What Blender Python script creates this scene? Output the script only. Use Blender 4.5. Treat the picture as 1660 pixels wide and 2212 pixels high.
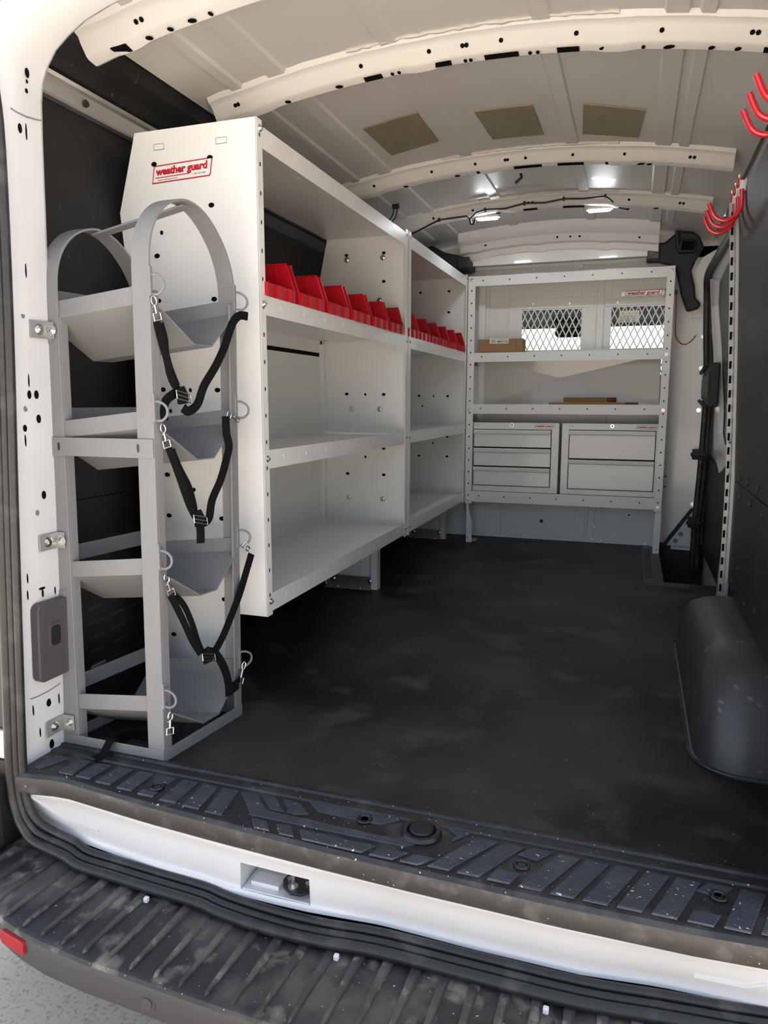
import bpy, bmesh, math, random
from mathutils import Vector, Matrix
random.seed(7)
for o in list(bpy.data.objects): bpy.data.objects.remove(o)
S = bpy.context.scene
COL = S.collection
# ------------------------------------------------------------------ camera
YAW, PITCH, ROLL, F = 0.3303, -0.1514, -0.0010, 1570.4
cam_d = bpy.data.cameras.new('camera'); cam = bpy.data.objects.new('camera', cam_d); COL.objects.link(cam)
cam_d.sensor_fit = 'HORIZONTAL'; cam_d.sensor_width = 36.0; cam_d.lens = F / 1660 * 36.0
cam_d.clip_start = 0.02; cam_d.clip_end = 500
_m = Matrix.Rotation(YAW, 3, 'Z') @ Matrix.Rotation(PITCH, 3, 'X') @ Matrix.Rotation(ROLL, 3, 'Y')
_r, _f, _u = _m.col[0], _m.col[1], _m.col[2]
cam.matrix_world = Matrix(((_r[0], _u[0], -_f[0], 0.9573), (_r[1], _u[1], -_f[1], -1.7743), (_r[2], _u[2], -_f[2], 0.8485), (0, 0, 0, 1)))
S.camera = cam
# ------------------------------------------------------------------ sky, sun, exposure
W = bpy.data.worlds.new('world'); S.world = W; W.use_nodes = True
nt = W.node_tree; nt.nodes.clear()
sky = nt.nodes.new('ShaderNodeTexSky'); sky.sky_type = 'NISHITA'; sky.sun_disc = False
sky.sun_elevation = math.radians(51); sky.sun_rotation = math.radians(34); sky.air_density = 1.0; sky.dust_density = 3.5; sky.ozone_density = 1.0
bgn = nt.nodes.new('ShaderNodeBackground'); bgn.inputs['Strength'].default_value = 0.30
wo = nt.nodes.new('ShaderNodeOutputWorld')
hsv = nt.nodes.new('ShaderNodeHueSaturation'); hsv.inputs['Saturation'].default_value = 0.6
nt.links.new(sky.outputs[0], hsv.inputs['Color']); nt.links.new(hsv.outputs[0], bgn.inputs[0]); nt.links.new(bgn.outputs[0], wo.inputs[0])
sun_d = bpy.data.lights.new('sun', 'SUN'); sun_d.energy = 14.5; sun_d.angle = math.radians(0.6); sun_d.color = (1.0, 0.98, 0.95)
sun = bpy.data.objects.new('sun', sun_d); COL.objects.link(sun)
_sd = Vector((0.50, 0.75, 1.10)).normalized()           # towards the sun: beyond the cab, high, to the right
sun.rotation_euler = _sd.to_track_quat('Z', 'Y').to_euler(); sun.location = (0, 6, 9)
S.view_settings.view_transform = 'Standard'; S.view_settings.look = 'None'
S.view_settings.exposure = 0.70; S.view_settings.gamma = 1.0; S.view_settings.use_curve_mapping = False

# ------------------------------------------------------------------ materials
def mat(name, col, rough=0.5, metal=0.0, coat=0.0, spec=0.5, noise=None, bump=None, emit=None, trans=0.0):
    """noise: (scale, colour2, lo, hi, detail) mixes a second colour; bump: (scale, strength)."""
    m = bpy.data.materials.new(name); m.use_nodes = True
    t = m.node_tree; b = t.nodes['Principled BSDF']
    b.inputs['Base Color'].default_value = (*col, 1); b.inputs['Roughness'].default_value = rough
    b.inputs['Metallic'].default_value = metal; b.inputs['Coat Weight'].default_value = coat
    b.inputs['Coat Roughness'].default_value = 0.06; b.inputs['Specular IOR Level'].default_value = spec
    if trans: b.inputs['Transmission Weight'].default_value = trans
    if emit: b.inputs['Emission Color'].default_value = (*emit[0], 1); b.inputs['Emission Strength'].default_value = emit[1]
    tc = t.nodes.new('ShaderNodeTexCoord'); last = None
    layers = noise if isinstance(noise, list) else ([noise] if noise else [])
    for (sc, c2, lo, hi, det) in layers:
        n = t.nodes.new('ShaderNodeTexNoise'); n.inputs['Scale'].default_value = sc; n.inputs['Detail'].default_value = det
        t.links.new(tc.outputs['Object'], n.inputs['Vector'])
        r = t.nodes.new('ShaderNodeMapRange'); r.inputs['From Min'].default_value = lo; r.inputs['From Max'].default_value = hi
        t.links.new(n.outputs['Fac'], r.inputs['Value'])
        x = t.nodes.new('ShaderNodeMix'); x.data_type = 'RGBA'
        t.links.new(r.outputs['Result'], x.inputs[0])
        if last: t.links.new(last, x.inputs[6])
        else: x.inputs[6].default_value = (*col, 1)
        x.inputs[7].default_value = (*c2, 1); last = x.outputs[2]
    if last: t.links.new(last, b.inputs['Base Color'])
    if bump:
        n = t.nodes.new('ShaderNodeTexNoise'); n.inputs['Scale'].default_value = bump[0]; n.inputs['Detail'].default_value = 3
        t.links.new(tc.outputs['Object'], n.inputs['Vector'])
        q = t.nodes.new('ShaderNodeBump'); q.inputs['Strength'].default_value = bump[1]; q.inputs['Distance'].default_value = 0.002
        t.links.new(n.outputs['Fac'], q.inputs['Height']); t.links.new(q.outputs[0], b.inputs['Normal'])
    return m

M = {}
M['body'] = mat('white_body_paint', (.68, .685, .70), .32, coat=.5, noise=(3, (.65, .655, .67), .4, .7, 2), bump=(9, .05))
M['roof'] = mat('pale_grey_primer_paint', (.60, .585, .56), .42, coat=.10, noise=(2, (.55, .53, .50), .4, .7, 2), bump=(5, .10))
M['bow'] = mat('white_roof_bow_paint', (.74, .72, .69), .28, coat=.5, bump=(14, .22))
M['shelf'] = mat('off_white_powder_coat', (.82, .825, .81), .33, coat=.25, noise=(6, (.80, .805, .79), .4, .7, 2), bump=(60, .03))
M['part'] = mat('white_partition_paint', (.84, .84, .81), .30, coat=.3, bump=(40, .06))
M['grey'] = mat('grey_rack_paint', (.205, .207, .208), .50, noise=(8, (.19, .192, .197), .4, .7, 2), bump=(90, .06))
M['grey2'] = mat('zinc_bracket', (.38, .38, .37), .42, metal=.5, bump=(60, .1))
M['panel'] = mat('black_wall_board', (.011, .011, .012), .50, spec=.25, noise=[(5, (.018, .018, .018), .45, .7, 4), (40, (.05, .046, .042), .66, .72, 6)], bump=(160, .1))
M['trim'] = mat('black_trim_plastic', (.016, .016, .018), .38, bump=(80, .08))
M['mat'] = mat('black_rubber_mat', (.007, .007, .008), .52, spec=.3, noise=[(1.8, (.036, .034, .031), .42, .60, 8), (6, (.050, .047, .043), .53, .66, 9), (150, (.40, .40, .39), .755, .775, 1)], bump=(420, .35))
M['sill'] = mat('dark_sill_plastic', (.016, .016, .018), .42, noise=[(14, (.045, .044, .044), .52, .68, 7), (140, (.50, .50, .50), .745, .765, 1)], bump=(150, .3))
M['pad'] = mat('blue_grey_tread_plastic', (.046, .051, .064), .45, noise=[(20, (.072, .075, .085), .5, .68, 6), (140, (.60, .60, .60), .735, .755, 1)])
M['nose'] = mat('dusty_sill_nose', (.050, .046, .042), .55, noise=[(26, (.10, .095, .088), .54, .70, 8), (140, (.5, .5, .48), .76, .775, 1)], bump=(120, .2))
M['bumper'] = mat('grey_bumper_plastic', (.022, .022, .023), .48, noise=[(6, (.085, .078, .068), .47, .62, 8), (17, (.20, .175, .145), .56, .70, 9), (130, (.4, .38, .35), .745, .765, 1)], bump=(200, .25))
M['bface'] = mat('bumper_face_plastic', (.062, .060, .058), .50, noise=(12, (.075, .071, .066), .5, .75, 5), bump=(260, .15))
M['rib'] = mat('worn_bumper_rib_plastic', (.050, .048, .046), .44, noise=[(9, (.11, .10, .09), .47, .62, 8), (30, (.22, .195, .165), .57, .70, 9)], bump=(200, .2))
M['rubber'] = mat('black_rubber_seal', (.018, .018, .018), .42, noise=(16, (.055, .052, .048), .52, .68, 7), bump=(60, .15))
M['wheel'] = mat('wheel_arch_plastic', (.030, .031, .034), .40, noise=[(4, (.036, .036, .038), .45, .65, 3), (26, (.15, .13, .105), .64, .70, 9)], bump=(300, .12))
M['red'] = mat('red_bin_plastic', (.46, .004, .012), .34, coat=.15, bump=(20, .05))
M['redhook'] = mat('red_vinyl_hook', (.50, .005, .014), .28, coat=.4)
M['steel'] = mat('bright_zinc_steel', (.72, .71, .68), .25, metal=1.0)
M['alu'] = mat('brushed_aluminium', (.62, .60, .56), .34, metal=.9, bump=(50, .08))
M['web'] = mat('black_nylon_webbing', (.006, .006, .007), .8, spec=.12, bump=(500, .5))
M['hole'] = mat('dark_hole', (.004, .004, .004), .9, spec=.1)
M['dark'] = mat('matt_black_plastic', (.012, .012, .013), .55, bump=(60, .1))
M['cover'] = mat('charcoal_cover_plastic', (.075, .070, .070), .5, bump=(200, .1))
M['olive'] = mat('olive_deadening_pad', (.245, .215, .125), .5, noise=[(12, (.21, .19, .12), .4, .65, 6), (40, (.28, .25, .17), .55, .75, 6)], bump=(30, .2))
M['card'] = mat('brown_cardboard', (.34, .20, .095), .8, noise=(9, (.30, .175, .08), .4, .7, 3), bump=(120, .1))
M['card2'] = mat('dark_kraft_cardboard', (.22, .115, .05), .8, bump=(120, .1))
M['paper'] = mat('white_sticker_paper', (.82, .81, .78), .45)
M['redprint'] = mat('red_print', (.50, .012, .03), .4)
M['redpale'] = mat('worn_red_print', (.50, .09, .08), .4)
M['ink'] = mat('black_print', (.02, .02, .02), .5)
M['chrome'] = mat('polished_nameplate', (.80, .74, .70), .15, metal=.9)
M['led'] = mat('lit_led_lens', (.9, .95, 1), .3, emit=((.90, .96, 1.0), 80))
M['seal_bead'] = mat('grey_seam_sealer', (.55, .53, .49), .5, bump=(70, .9))
M['refl'] = mat('red_reflector', (.38, .01, .02), .35, spec=.3)
M['ground'] = mat('tan_concrete', (.62, .53, .42), .85, noise=[(2, (.60, .52, .43), .4, .65, 5), (90, (.38, .33, .27), .52, .66, 4), (260, (.66, .59, .50), .58, .68, 3)], bump=(110, .7))
M['seat'] = mat('dark_seat_fabric', (.025, .026, .028), .8, bump=(90, .2))
M['liner'] = mat('grey_headliner', (.30, .30, .29), .85, bump=(120, .2))
M['glass'] = mat('windscreen_glass', (.66, .80, .82), .02, trans=1.0)
M['leaf'] = mat('tree_leaves', (.10, .19, .035), .7, noise=(3, (.16, .26, .05), .4, .65, 4))
M['bark'] = mat('tree_bark', (.09, .06, .04), .9)
M['yellow'] = mat('yellow_warning_print', (.75, .6, .02), .5)
M['brown'] = mat('speckled_grey_brown_foam', (.16, .14, .125), .8, noise=(60, (.08, .07, .06), .5, .7, 5))
M['wire_red'] = mat('thin_red_wire', (.30, .02, .02), .4)
# fine ribbing on the tread pads
_t = M['pad'].node_tree; _w = _t.nodes.new('ShaderNodeTexWave'); _w.inputs['Scale'].default_value = 62; _w.bands_direction = 'Y'
_tc = _t.nodes.new('ShaderNodeTexCoord'); _t.links.new(_tc.outputs['Object'], _w.inputs['Vector'])
_b = _t.nodes.new('ShaderNodeBump'); _b.inputs['Strength'].default_value = .6; _b.inputs['Distance'].default_value = .001
_t.links.new(_w.outputs['Fac'], _b.inputs['Height']); _t.links.new(_b.outputs[0], _t.nodes['Principled BSDF'].inputs['Normal'])

# ------------------------------------------------------------------ helpers
class MB:
    def __init__(s): s.v = []; s.f = []
    def quad(s, *p):
        n = len(s.v); s.v += [tuple(q) for q in p]; s.f.append(tuple(range(n, n + len(p)))); return s
    def box(s, x0, x1, y0, y1, z0, z1):
        n = len(s.v)
        s.v += [(x0, y0, z0), (x1, y0, z0), (x1, y1, z0), (x0, y1, z0), (x0, y0, z1), (x1, y0, z1), (x1, y1, z1), (x0, y1, z1)]
        s.f += [tuple(n + i for i in q) for q in ((0, 3, 2, 1), (4, 5, 6, 7), (0, 1, 5, 4), (1, 2, 6, 5), (2, 3, 7, 6), (3, 0, 4, 7))]
        return s
    def prism(s, poly, axis, a, b):
        """poly in the two other axes (x,y,z order kept); extruded from a to b."""
        def P(p, w): return {'x': (w, p[0], p[1]), 'y': (p[0], w, p[1]), 'z': (p[0], p[1], w)}[axis]
        n = len(s.v); k = len(poly)
        s.v += [P(p, a) for p in poly] + [P(p, b) for p in poly]
        s.f.append(tuple(range(n, n + k))[::-1]); s.f.append(tuple(range(n + k, n + 2 * k)))
        s.f += [(n + i, n + (i + 1) % k, n + k + (i + 1) % k, n + k + i) for i in range(k)]
        return s
    def tube(s, path, r, k=8, cap=True):
        pts = [Vector(p) for p in path]; n0 = len(s.v)
        up = Vector((0, 0, 1)); prev = None
        for i, p in enumerate(pts):
            d = (pts[min(i + 1, len(pts) - 1)] - pts[max(i - 1, 0)]).normalized()
            if prev is None:
                a = d.cross(up if abs(d.z) < .9 else Vector((1, 0, 0))).normalized()
            else:
                a = (prev - d * prev.dot(d)).normalized()
            prev = a; b = d.cross(a)
            rr = r[i] if isinstance(r, (list, tuple)) else r
            s.v += [tuple(p + a * (rr * math.cos(2 * math.pi * j / k)) + b * (rr * math.sin(2 * math.pi * j / k))) for j in range(k)]
        for i in range(len(pts) - 1):
            for j in range(k):
                s.f.append((n0 + i * k + j, n0 + i * k + (j + 1) % k, n0 + (i + 1) * k + (j + 1) % k, n0 + (i + 1) * k + j))
        if cap:
            s.f.append(tuple(n0 + j for j in range(k))[::-1]); s.f.append(tuple(n0 + (len(pts) - 1) * k + j for j in range(k)))
        return s
    def disc(s, c, n, r, h, k=12, ry=None, ang=0):
        """short cylinder (optionally oval) at c along direction n, height h"""
        c = Vector(c); n = Vector(n).normalized()
        a = n.cross(Vector((0, 0, 1)) if abs(n.z) < .9 else Vector((0, 1, 0))).normalized(); b = n.cross(a)
        if ang: a, b = a * math.cos(ang) + b * math.sin(ang), b * math.cos(ang) - a * math.sin(ang)
        ry = ry or r; m = len(s.v)
        for q in (0, h):
            s.v += [tuple(c + n * q + a * (r * math.cos(2 * math.pi * j / k)) + b * (ry * math.sin(2 * math.pi * j / k))) for j in range(k)]
        s.f.append(tuple(m + j for j in range(k))[::-1]); s.f.append(tuple(m + k + j for j in range(k)))
        s.f += [(m + j, m + (j + 1) % k, m + k + (j + 1) % k, m + k + j) for j in range(k)]
        return s
    def grid(s, rows, close=False):
        n = len(s.v); w = len(rows[0])
        for r in rows: s.v += [tuple(p) for p in r]
        for i in range(len(rows) - 1):
            for j in range(w - 1 + (1 if close else 0)):
                s.f.append((n + i * w + j, n + i * w + (j + 1) % w, n + (i + 1) * w + (j + 1) % w, n + (i + 1) * w + j))
        return s
    def ribbon(s, path, wdir, w, t=.0016):
        pts = [Vector(p) for p in path]; rows = []
        for i, p in enumerate(pts):
            d = (pts[min(i + 1, len(pts) - 1)] - pts[max(i - 1, 0)]).normalized()
            wd = Vector(wdir[i] if isinstance(wdir, list) else wdir); wd = (wd - d * wd.dot(d)).normalized(); nn = d.cross(wd)
            rows.append([p + wd * w / 2 + nn * t / 2, p - wd * w / 2 + nn * t / 2, p - wd * w / 2 - nn * t / 2, p + wd * w / 2 - nn * t / 2])
        n = len(s.v); s.grid(rows, close=True); k = len(rows)
        s.f.append((n, n + 1, n + 2, n + 3)[::-1]); s.f.append(tuple(n + (k - 1) * 4 + j for j in range(4)))
        return s
    def xf(s, fn): s.v = [tuple(fn(*p)) for p in s.v]; return s
    def mesh(s, name, m, smooth=False):
        me = bpy.data.meshes.new(name); me.from_pydata(s.v, [], s.f)
        bm = bmesh.new(); bm.from_mesh(me); bmesh.ops.recalc_face_normals(bm, faces=bm.faces); bm.to_mesh(me); bm.free()
        if m: me.materials.append(M[m] if isinstance(m, str) else m)
        if smooth:
            me.polygons.foreach_set('use_smooth', [True] * len(me.polygons))
        return me
    def build(s, name, m, parent=None, smooth=False, bevel=0, angle=35):
        o = bpy.data.objects.new(name, s.mesh(name, m, smooth)); COL.objects.link(o)
        if bevel:
            b = o.modifiers.new('bevel', 'BEVEL'); b.width = bevel; b.segments = 2; b.limit_method = 'ANGLE'; b.angle_limit = math.radians(40)
        if smooth and angle:
            o.data.set_sharp_from_angle(angle=math.radians(angle))
        return attach(o, parent)
def attach(o, parent):
    if parent is not None:
        o.parent = parent
        if parent.type == 'EMPTY': o.matrix_parent_inverse = Matrix.Translation(-parent.location)
    return o
def tag(o, label=None, cat=None, group=None, kind=None):
    if label: o['label'] = label
    if cat: o['category'] = cat
    if group: o['group'] = group
    if kind: o['kind'] = kind
    return o
def thing(name, loc, label, cat, group=None):
    o = bpy.data.objects.new(name, None); COL.objects.link(o); o.location = loc; o.empty_display_size = .05
    return tag(o, label, cat, group)
def struct(o, label=None, cat=None): return tag(o, label, cat, kind='structure')
def stuff(o): o['kind'] = 'stuff'; return o
def copy_thing(src, loc, label=None):
    c = src.copy(); COL.objects.link(c); c.location = loc
    if label: c['label'] = label
    def rec(a, b):
        for ch in list(a.children):
            d = ch.copy(); COL.objects.link(d); d.parent = b; d.matrix_parent_inverse = ch.matrix_parent_inverse.copy(); rec(ch, d)
    rec(src, c)
    return c
def lerp(tab, x):
    if x <= tab[0][0]: return tab[0][1]
    for (a, b), (c, d) in zip(tab, tab[1:]):
        if x <= c: return b + (d - b) * (x - a) / (c - a)
    return tab[-1][1]
def text_obj(txt, size, m, mw, parent, name='lettering', shear=0.0, off=0.0, ext=0.0004, width=None):
    cu = bpy.data.curves.new('font', 'FONT'); cu.body = txt; cu.size = size; cu.align_x = 'CENTER'; cu.align_y = 'CENTER'
    cu.shear = shear; cu.offset = off; cu.extrude = ext; cu.resolution_u = 3
    t = bpy.data.objects.new('font_tmp', cu); COL.objects.link(t)
    bpy.context.view_layer.update()
    me = bpy.data.meshes.new_from_object(t.evaluated_get(bpy.context.evaluated_depsgraph_get()))
    bpy.data.objects.remove(t)
    xs = [v.co.x for v in me.vertices]; w = (max(xs) - min(xs)) or 1; cx = (max(xs) + min(xs)) / 2
    k = (width / w) if width else 1
    for v in me.vertices: v.co.x = (v.co.x - cx) * k; v.co = mw @ v.co
    me.materials.clear(); me.materials.append(M[m])
    o = bpy.data.objects.new(name, me); COL.objects.link(o)
    return attach(o, parent)
def frame_mat(o, xd, yd):
    x = Vector(xd).normalized(); y = Vector(yd).normalized(); z = x.cross(y)
    return Matrix(((x[0], y[0], z[0], o[0]), (x[1], y[1], z[1], o[1]), (x[2], y[2], z[2], o[2]), (0, 0, 0, 1)))
def rrect(w, h, r, k=4):
    p = []
    for cx, cy, a0 in ((w / 2 - r, h / 2 - r, 0), (-w / 2 + r, h / 2 - r, 90), (-w / 2 + r, -h / 2 + r, 180), (w / 2 - r, -h / 2 + r, 270)):
        for i in range(k + 1):
            a = math.radians(a0 + 90 * i / k); p.append((cx + r * math.cos(a), cy + r * math.sin(a)))
    return p
def holes(parent, lst, name='screw_hole', m='hole', k=10):
    """(centre, normal, rx, ry[, ang]) tiny punched holes, too small to pick apart"""
    b = MB()
    for h in lst:
        c, n, rx, ry = h[:4]; b.disc(c, n, rx, .0008, k, ry, h[4] if len(h) > 4 else 0)
    o = b.build(name, m, parent); stuff(o); return o
def bolt(parent, c, n, r=.007, name='bolt'):
    b = MB(); n = Vector(n).normalized(); c = Vector(c)
    b.disc(c, n, r * 1.25, .0012, 12); b.disc(c + n * .0012, n, r * .85, .004, 6); b.disc(c + n * .005, n, r * .5, .003, 8)
    return b.build(name, 'steel', parent)

# ------------------------------------------------------------------ roof and shell
def ZB(x): return 1.768 - .14 * (x - .46) ** 2          # lower edge of the roof bows
def ZC(x): return ZB(x) + .055                           # roof skin
XS = [-.34 + i * (1.31 + .34) / 22 for i in range(23)]
rows = []
for y in (-.44, .345, 1.315, 1.975, 2.5, 2.78):
    rows.append([(x, y, ZC(x)) for x in XS])
b = MB().grid(rows)
b.grid([[(x, y, ZC(x) + .03) for x in XS] for y in (-.44, 2.78)])
ceiling = struct(b.build('ceiling', 'roof', None, smooth=True, angle=30), 'pale grey painted sheet metal van roof with ribs')
# outer roof and skins keep daylight out
ob = MB(); ob.grid([[(-.62, -.50, 1.70), (-.45, -.50, 1.86), (.46, -.50, 1.93), (1.36, -.50, 1.86), (1.53, -.50, 1.70)], [(-.62, 2.9, 1.70), (-.45, 2.9, 1.86), (.46, 2.9, 1.93), (1.36, 2.9, 1.86), (1.53, 2.9, 1.70)]])
ob.build('outer_roof_skin', 'body', ceiling)
# swage ribs pressed in the roof skin
for xc, w in ((-.07, .05), (.27, .045), (.68, .042), (1.005, .05), (1.075, .03), (-.20, .03)):
    rr = []
    for y in (-.42, 2.44):
        rr.append([(xc - w / 2 - .006, y, ZC(xc - w / 2) + .001), (xc - w / 2, y, ZC(xc - w / 2) - .008), (xc + w / 2, y, ZC(xc + w / 2) - .008), (xc + w / 2 + .006, y, ZC(xc + w / 2) + .001)])
    MB().grid(rr).build('roof_rib', 'roof', ceiling)
def bow(y0, x0, x1, zoff=0.0, prof=None, slots=(), rear_holes=(), ovals=(), bead=True, wig=0):
    prof = prof or [(-.088, .055), (-.078, .043), (-.066, .040), (-.058, .034), (-.036, .008), (-.028, .004), (-.002, 0), (.006, .003), (.022, .045), (.036, .055)]
    rows = []; N = 40
    for i in range(N + 1):
        x = x0 + (x1 - x0) * i / N
        k = .004 * math.sin(i * 1.7) * (1 if i % 7 in (0, 1) else .25)
        dep = 1.0 + (.18 if (i % 13 in (3, 4)) else 0)
        rows.append([(x, y0 + a * (1 + k * 8), ZB(x) + zoff + h - (1 - h / .055) * (dep - 1) * .03) for a, h in prof])
    o = MB().grid(rows).build('roof_bow', 'bow', ceiling, smooth=True, angle=28)
    hb = MB()
    for sx0, sx1 in slots:
        n = 3
        for j in range(n):
            a = sx0 + (sx1 - sx0) * j / n; c = sx0 + (sx1 - sx0) * (j + 1) / n
            q = [(a, y0 - .027, ZB(a) + zoff + .0015), (c, y0 - .027, ZB(c) + zoff + .0015), (c, y0 - .006, ZB(c) + zoff - .0025), (a, y0 - .006, ZB(a) + zoff - .0025)]
            hb.quad(*q)
    if slots: stuff(hb.build('slot_hole', 'hole', o))
    hl = [((x, y0 - .051, ZB(x) + zoff + .0225), (0, -.75, -.65), .006, .006) for x in rear_holes]
    hl += [((x, y0 - .016, ZB(x) + zoff - .001), (0, -.1, -1), rx, .008) for x, rx in ovals]
    if hl: holes(o, hl, 'round_hole')
    if bead:
        n = 46; P = []
        for i in range(n):
            x = x0 + .45 + (x1 - x0 - .85) * i / (n - 1)
            P.append((x, y0 - .090 + random.uniform(-.004, .004), ZC(x) - .004))
        MB().tube(P, [random.uniform(.003, .008) for _ in P], 6).build('sealer_bead', 'seal_bead', o, smooth=True)
    return o
bow(-.15, -.36, .95, bead=False, rear_holes=(-.20, -.185), ovals=((-.07, .012), (-.02, .006), (-.19, .010), (-.13, .008)))
MB().box(-.292, -.247, -.182, -.155, ZB(-.27) - .0025, ZB(-.27) + .004).build('square_hole', 'hole', ceiling)
bow(.345, -.30, 1.27, slots=((.339, .431), (.523, .615), (.715, .772), (.176, .23), (1.207, 1.25)),  # slots and ovals placed from image pixels, back-projected onto the bow underside
    rear_holes=(.376, .469, .480, .573, .766, .972, 1.176, 1.189, .178, -.225, -.215), ovals=((.098, .012), (-.067, .010), (.837, .016), (.991, .014), (.47, .005), (.485, .005), (.645, .005), (.665, .005), (.93, .005), (1.09, .008), (1.15, .008), (.26, .005), (.28, .005)))
bow(1.315, -.28, 1.25, slots=((.30, .345), (.45, .56), (.62, .72), (.80, .85)), rear_holes=(-.13, .12, .30, .42, .43, .50, .68, .87, 1.10, 1.115), ovals=((.0, .012), (.22, .012), (.93, .014), (.96, .010)))
bow(1.975, -.26, 1.235, slots=((.36, .46), (.58, .68)), rear_holes=(-.05, .15, .42, .44, .88, 1.10, 1.115), ovals=((.27, .012), (1.0, .012)))
bow(2.56, -.05, 1.03, -.045, prof=[(-.115, .100), (-.09, .062), (-.05, .040), (-.03, .006), (0, 0), (.012, -.03), (.02, .05)], bead=False, rear_holes=(.1, .5, .57, .62, .93))
# front header panel above the partition
MB().box(-.05, 1.03, 2.585, 2.60, 1.63, 1.70).build('header_panel', 'part', ceiling, bevel=.003)
# olive sound deadening pads glued to the roof skin
for q, lab in (([(.006, .771), (.209, .745), (.209, 1.035), (.013, 1.070)], 'square olive sound deadening pad on the roof skin, left of the three'),
               ([(.389, .822), (.583, .822), (.587, 1.108), (.400, 1.103)], 'square olive sound deadening pad on the roof skin, middle of the three'),
               ([(.745, .845), (.940, .905), (.918, 1.170), (.725, 1.123)], 'square olive sound deadening pad on the roof skin, right of the three')):
    def zz(x): return ZC(x) - .001
    b = MB()
    def ed(p, r, t): return (p[0] + (r[0] - p[0]) * t, p[1] + (r[1] - p[1]) * t)
    N = 6; top = []; bot = []
    for i in range(N + 1):
        a = ed(q[0], q[1], i / N); c = ed(q[3], q[2], i / N)
        bot.append([(a[0], a[1], zz(a[0]) - .005), (c[0], c[1], zz(c[0]) - .005)]); top.append([(a[0], a[1], zz(a[0])), (c[0], c[1], zz(c[0]))])
    b.grid(bot)
    ring = [r[0] for r in bot] + [r[1] for r in bot[::-1]]; ring2 = [r[0] for r in top] + [r[1] for r in top[::-1]]
    b.grid([ring, ring2], close=True)
    tag(b.build('deadening_pad', 'olive'), lab, 'pad', 'olive pads on the roof')
# LED lights on the fourth bow
for lx, lab in ((.213, 'lit white LED dome light on the roof bow, left one'), (.748, 'lit white LED dome light on the roof bow, right one')):
    z = ZB(lx)
    t = thing('ceiling_light', (lx, 1.975, z), lab, 'light', 'LED lights on the roof bow')
    MB().prism([(lx + px, 1.985 + py) for px, py in rrect(.12, .034, .012)], 'z', z - .010, z).build('light_base', 'paper', t)
    MB().prism([(lx + px, 1.985 + py) for px, py in rrect(.10, .028, .012)], 'z', z - .017, z - .010).build('light_lens', 'led', t)
# black wiring loom clipped to the bow
t = thing('wiring_loom', (.3, 1.93, 1.75), 'thin black wiring loom clipped along the roof bow beside the lit lights', 'cable')
P = [(-.20, 2.0, 1.70), (-.12, 1.955, 1.715), (-.02, 1.925, 1.745), (.06, 1.92, 1.748), (.118, 1.925, 1.752), (.135, 1.925, 1.738), (.17, 1.925, 1.765), (.213, 1.915, 1.772), (.31, 1.91, 1.768), (.404, 1.91, 1.785), (.5, 1.91, 1.780), (.588, 1.91, 1.790), (.68, 1.91, 1.783), (.776, 1.91, 1.786), (.80, 1.925, 1.77), (.83, 1.96, 1.752), (.86, 1.975, 1.745)]
MB().tube(P, .0042, 6).build('cable', 'dark', t, smooth=True)
for i in (2, 7, 9, 11, 13):
    MB().tube([(P[i][0] - .004, P[i][1], P[i][2]), (P[i][0] + .004, P[i][1], P[i][2])], .010, 8).build('clip', 'dark', t)
MB().tube([(.135, 1.925, 1.74), (.14, 1.93, 1.715), (.155, 1.93, 1.712), (.16, 1.93, 1.735)], .006, 6).build('connector', 'dark', t)
MB().tube([(.835, 1.965, 1.750), (.88, 1.985, 1.742)], .009, 8).build('connector', 'dark', t)
t = thing('roof_clip', (.47, 1.35, 1.75), 'small black plastic clip hanging from the middle roof bow', 'clip')
MB().tube([(.47, 1.345, 1.757), (.475, 1.345, 1.742), (.462, 1.345, 1.732), (.45, 1.345, 1.722)], .006, 6).build('hook', 'dark', t)
t = thing('cable_plug', (-.15, 1.62, 1.74), 'black plug with two wires hanging under the roof above the shelves', 'plug')
MB().tube([(-.165, 1.62, 1.745), (-.135, 1.62, 1.748)], .012, 8).build('plug', 'dark', t)
MB().tube([(-.155, 1.62, 1.74), (-.165, 1.62, 1.71), (-.19, 1.63, 1.68)], .003, 6).tube([(-.14, 1.62, 1.74), (-.15, 1.62, 1.70), (-.18, 1.63, 1.67)], .003, 6).build('wire', 'dark', t)

# ------------------------------------------------------------------ left wall
lw = MB(); lw.prism([(-.47, -.01), (-.45, -.01), (-.45, 1.60), (-.47, 1.60)], 'y', -.40, 2.78)
wall_left = struct(lw.build('wall_left', 'panel'), 'black composite board lining on the left wall')
MB().prism([(-.446, 1.60), (-.430, 1.645), (-.405, 1.670), (-.415, 1.68), (-.47, 1.66), (-.47, 1.60)], 'y', -.40, 2.7).build('upper_trim_board', 'trim', wall_left)
MB().prism([(-.418, 1.650), (-.402, 1.672), (-.362, 1.70), (-.345, 1.748), (-.36, 1.80), (-.47, 1.72), (-.47, 1.62)], 'y', -.42, 2.7).build('cant_rail_trim', 'panel', wall_left)
MB().prism([(-.345, 1.748), (-.30, 1.775), (-.30, 1.80), (-.36, 1.82)], 'y', -.42, 2.7).build('rain_channel', 'bow', wall_left)
MB().box(-.64, -.60, -.42, 4.4, -.35, 1.75).build('outer_side_skin', 'body', wall_left)
t = thing('tie_rail', (-.43, -.4, 1.55), 'silver aluminium cargo tie rail running along the left wall top', 'rail')
MB().prism([(-.448, 1.582), (-.428, 1.582), (-.430, 1.590), (-.440, 1.594), (-.432, 1.627), (-.420, 1.630), (-.416, 1.638), (-.437, 1.642), (-.448, 1.637)], 'y', -.39, 2.6).build('rail_profile', 'alu', t)
MB().disc((-.437, -.11, 1.610), (1, 0, .2), .009, .008, 10).build('rail_stud', 'dark', t)
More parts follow.
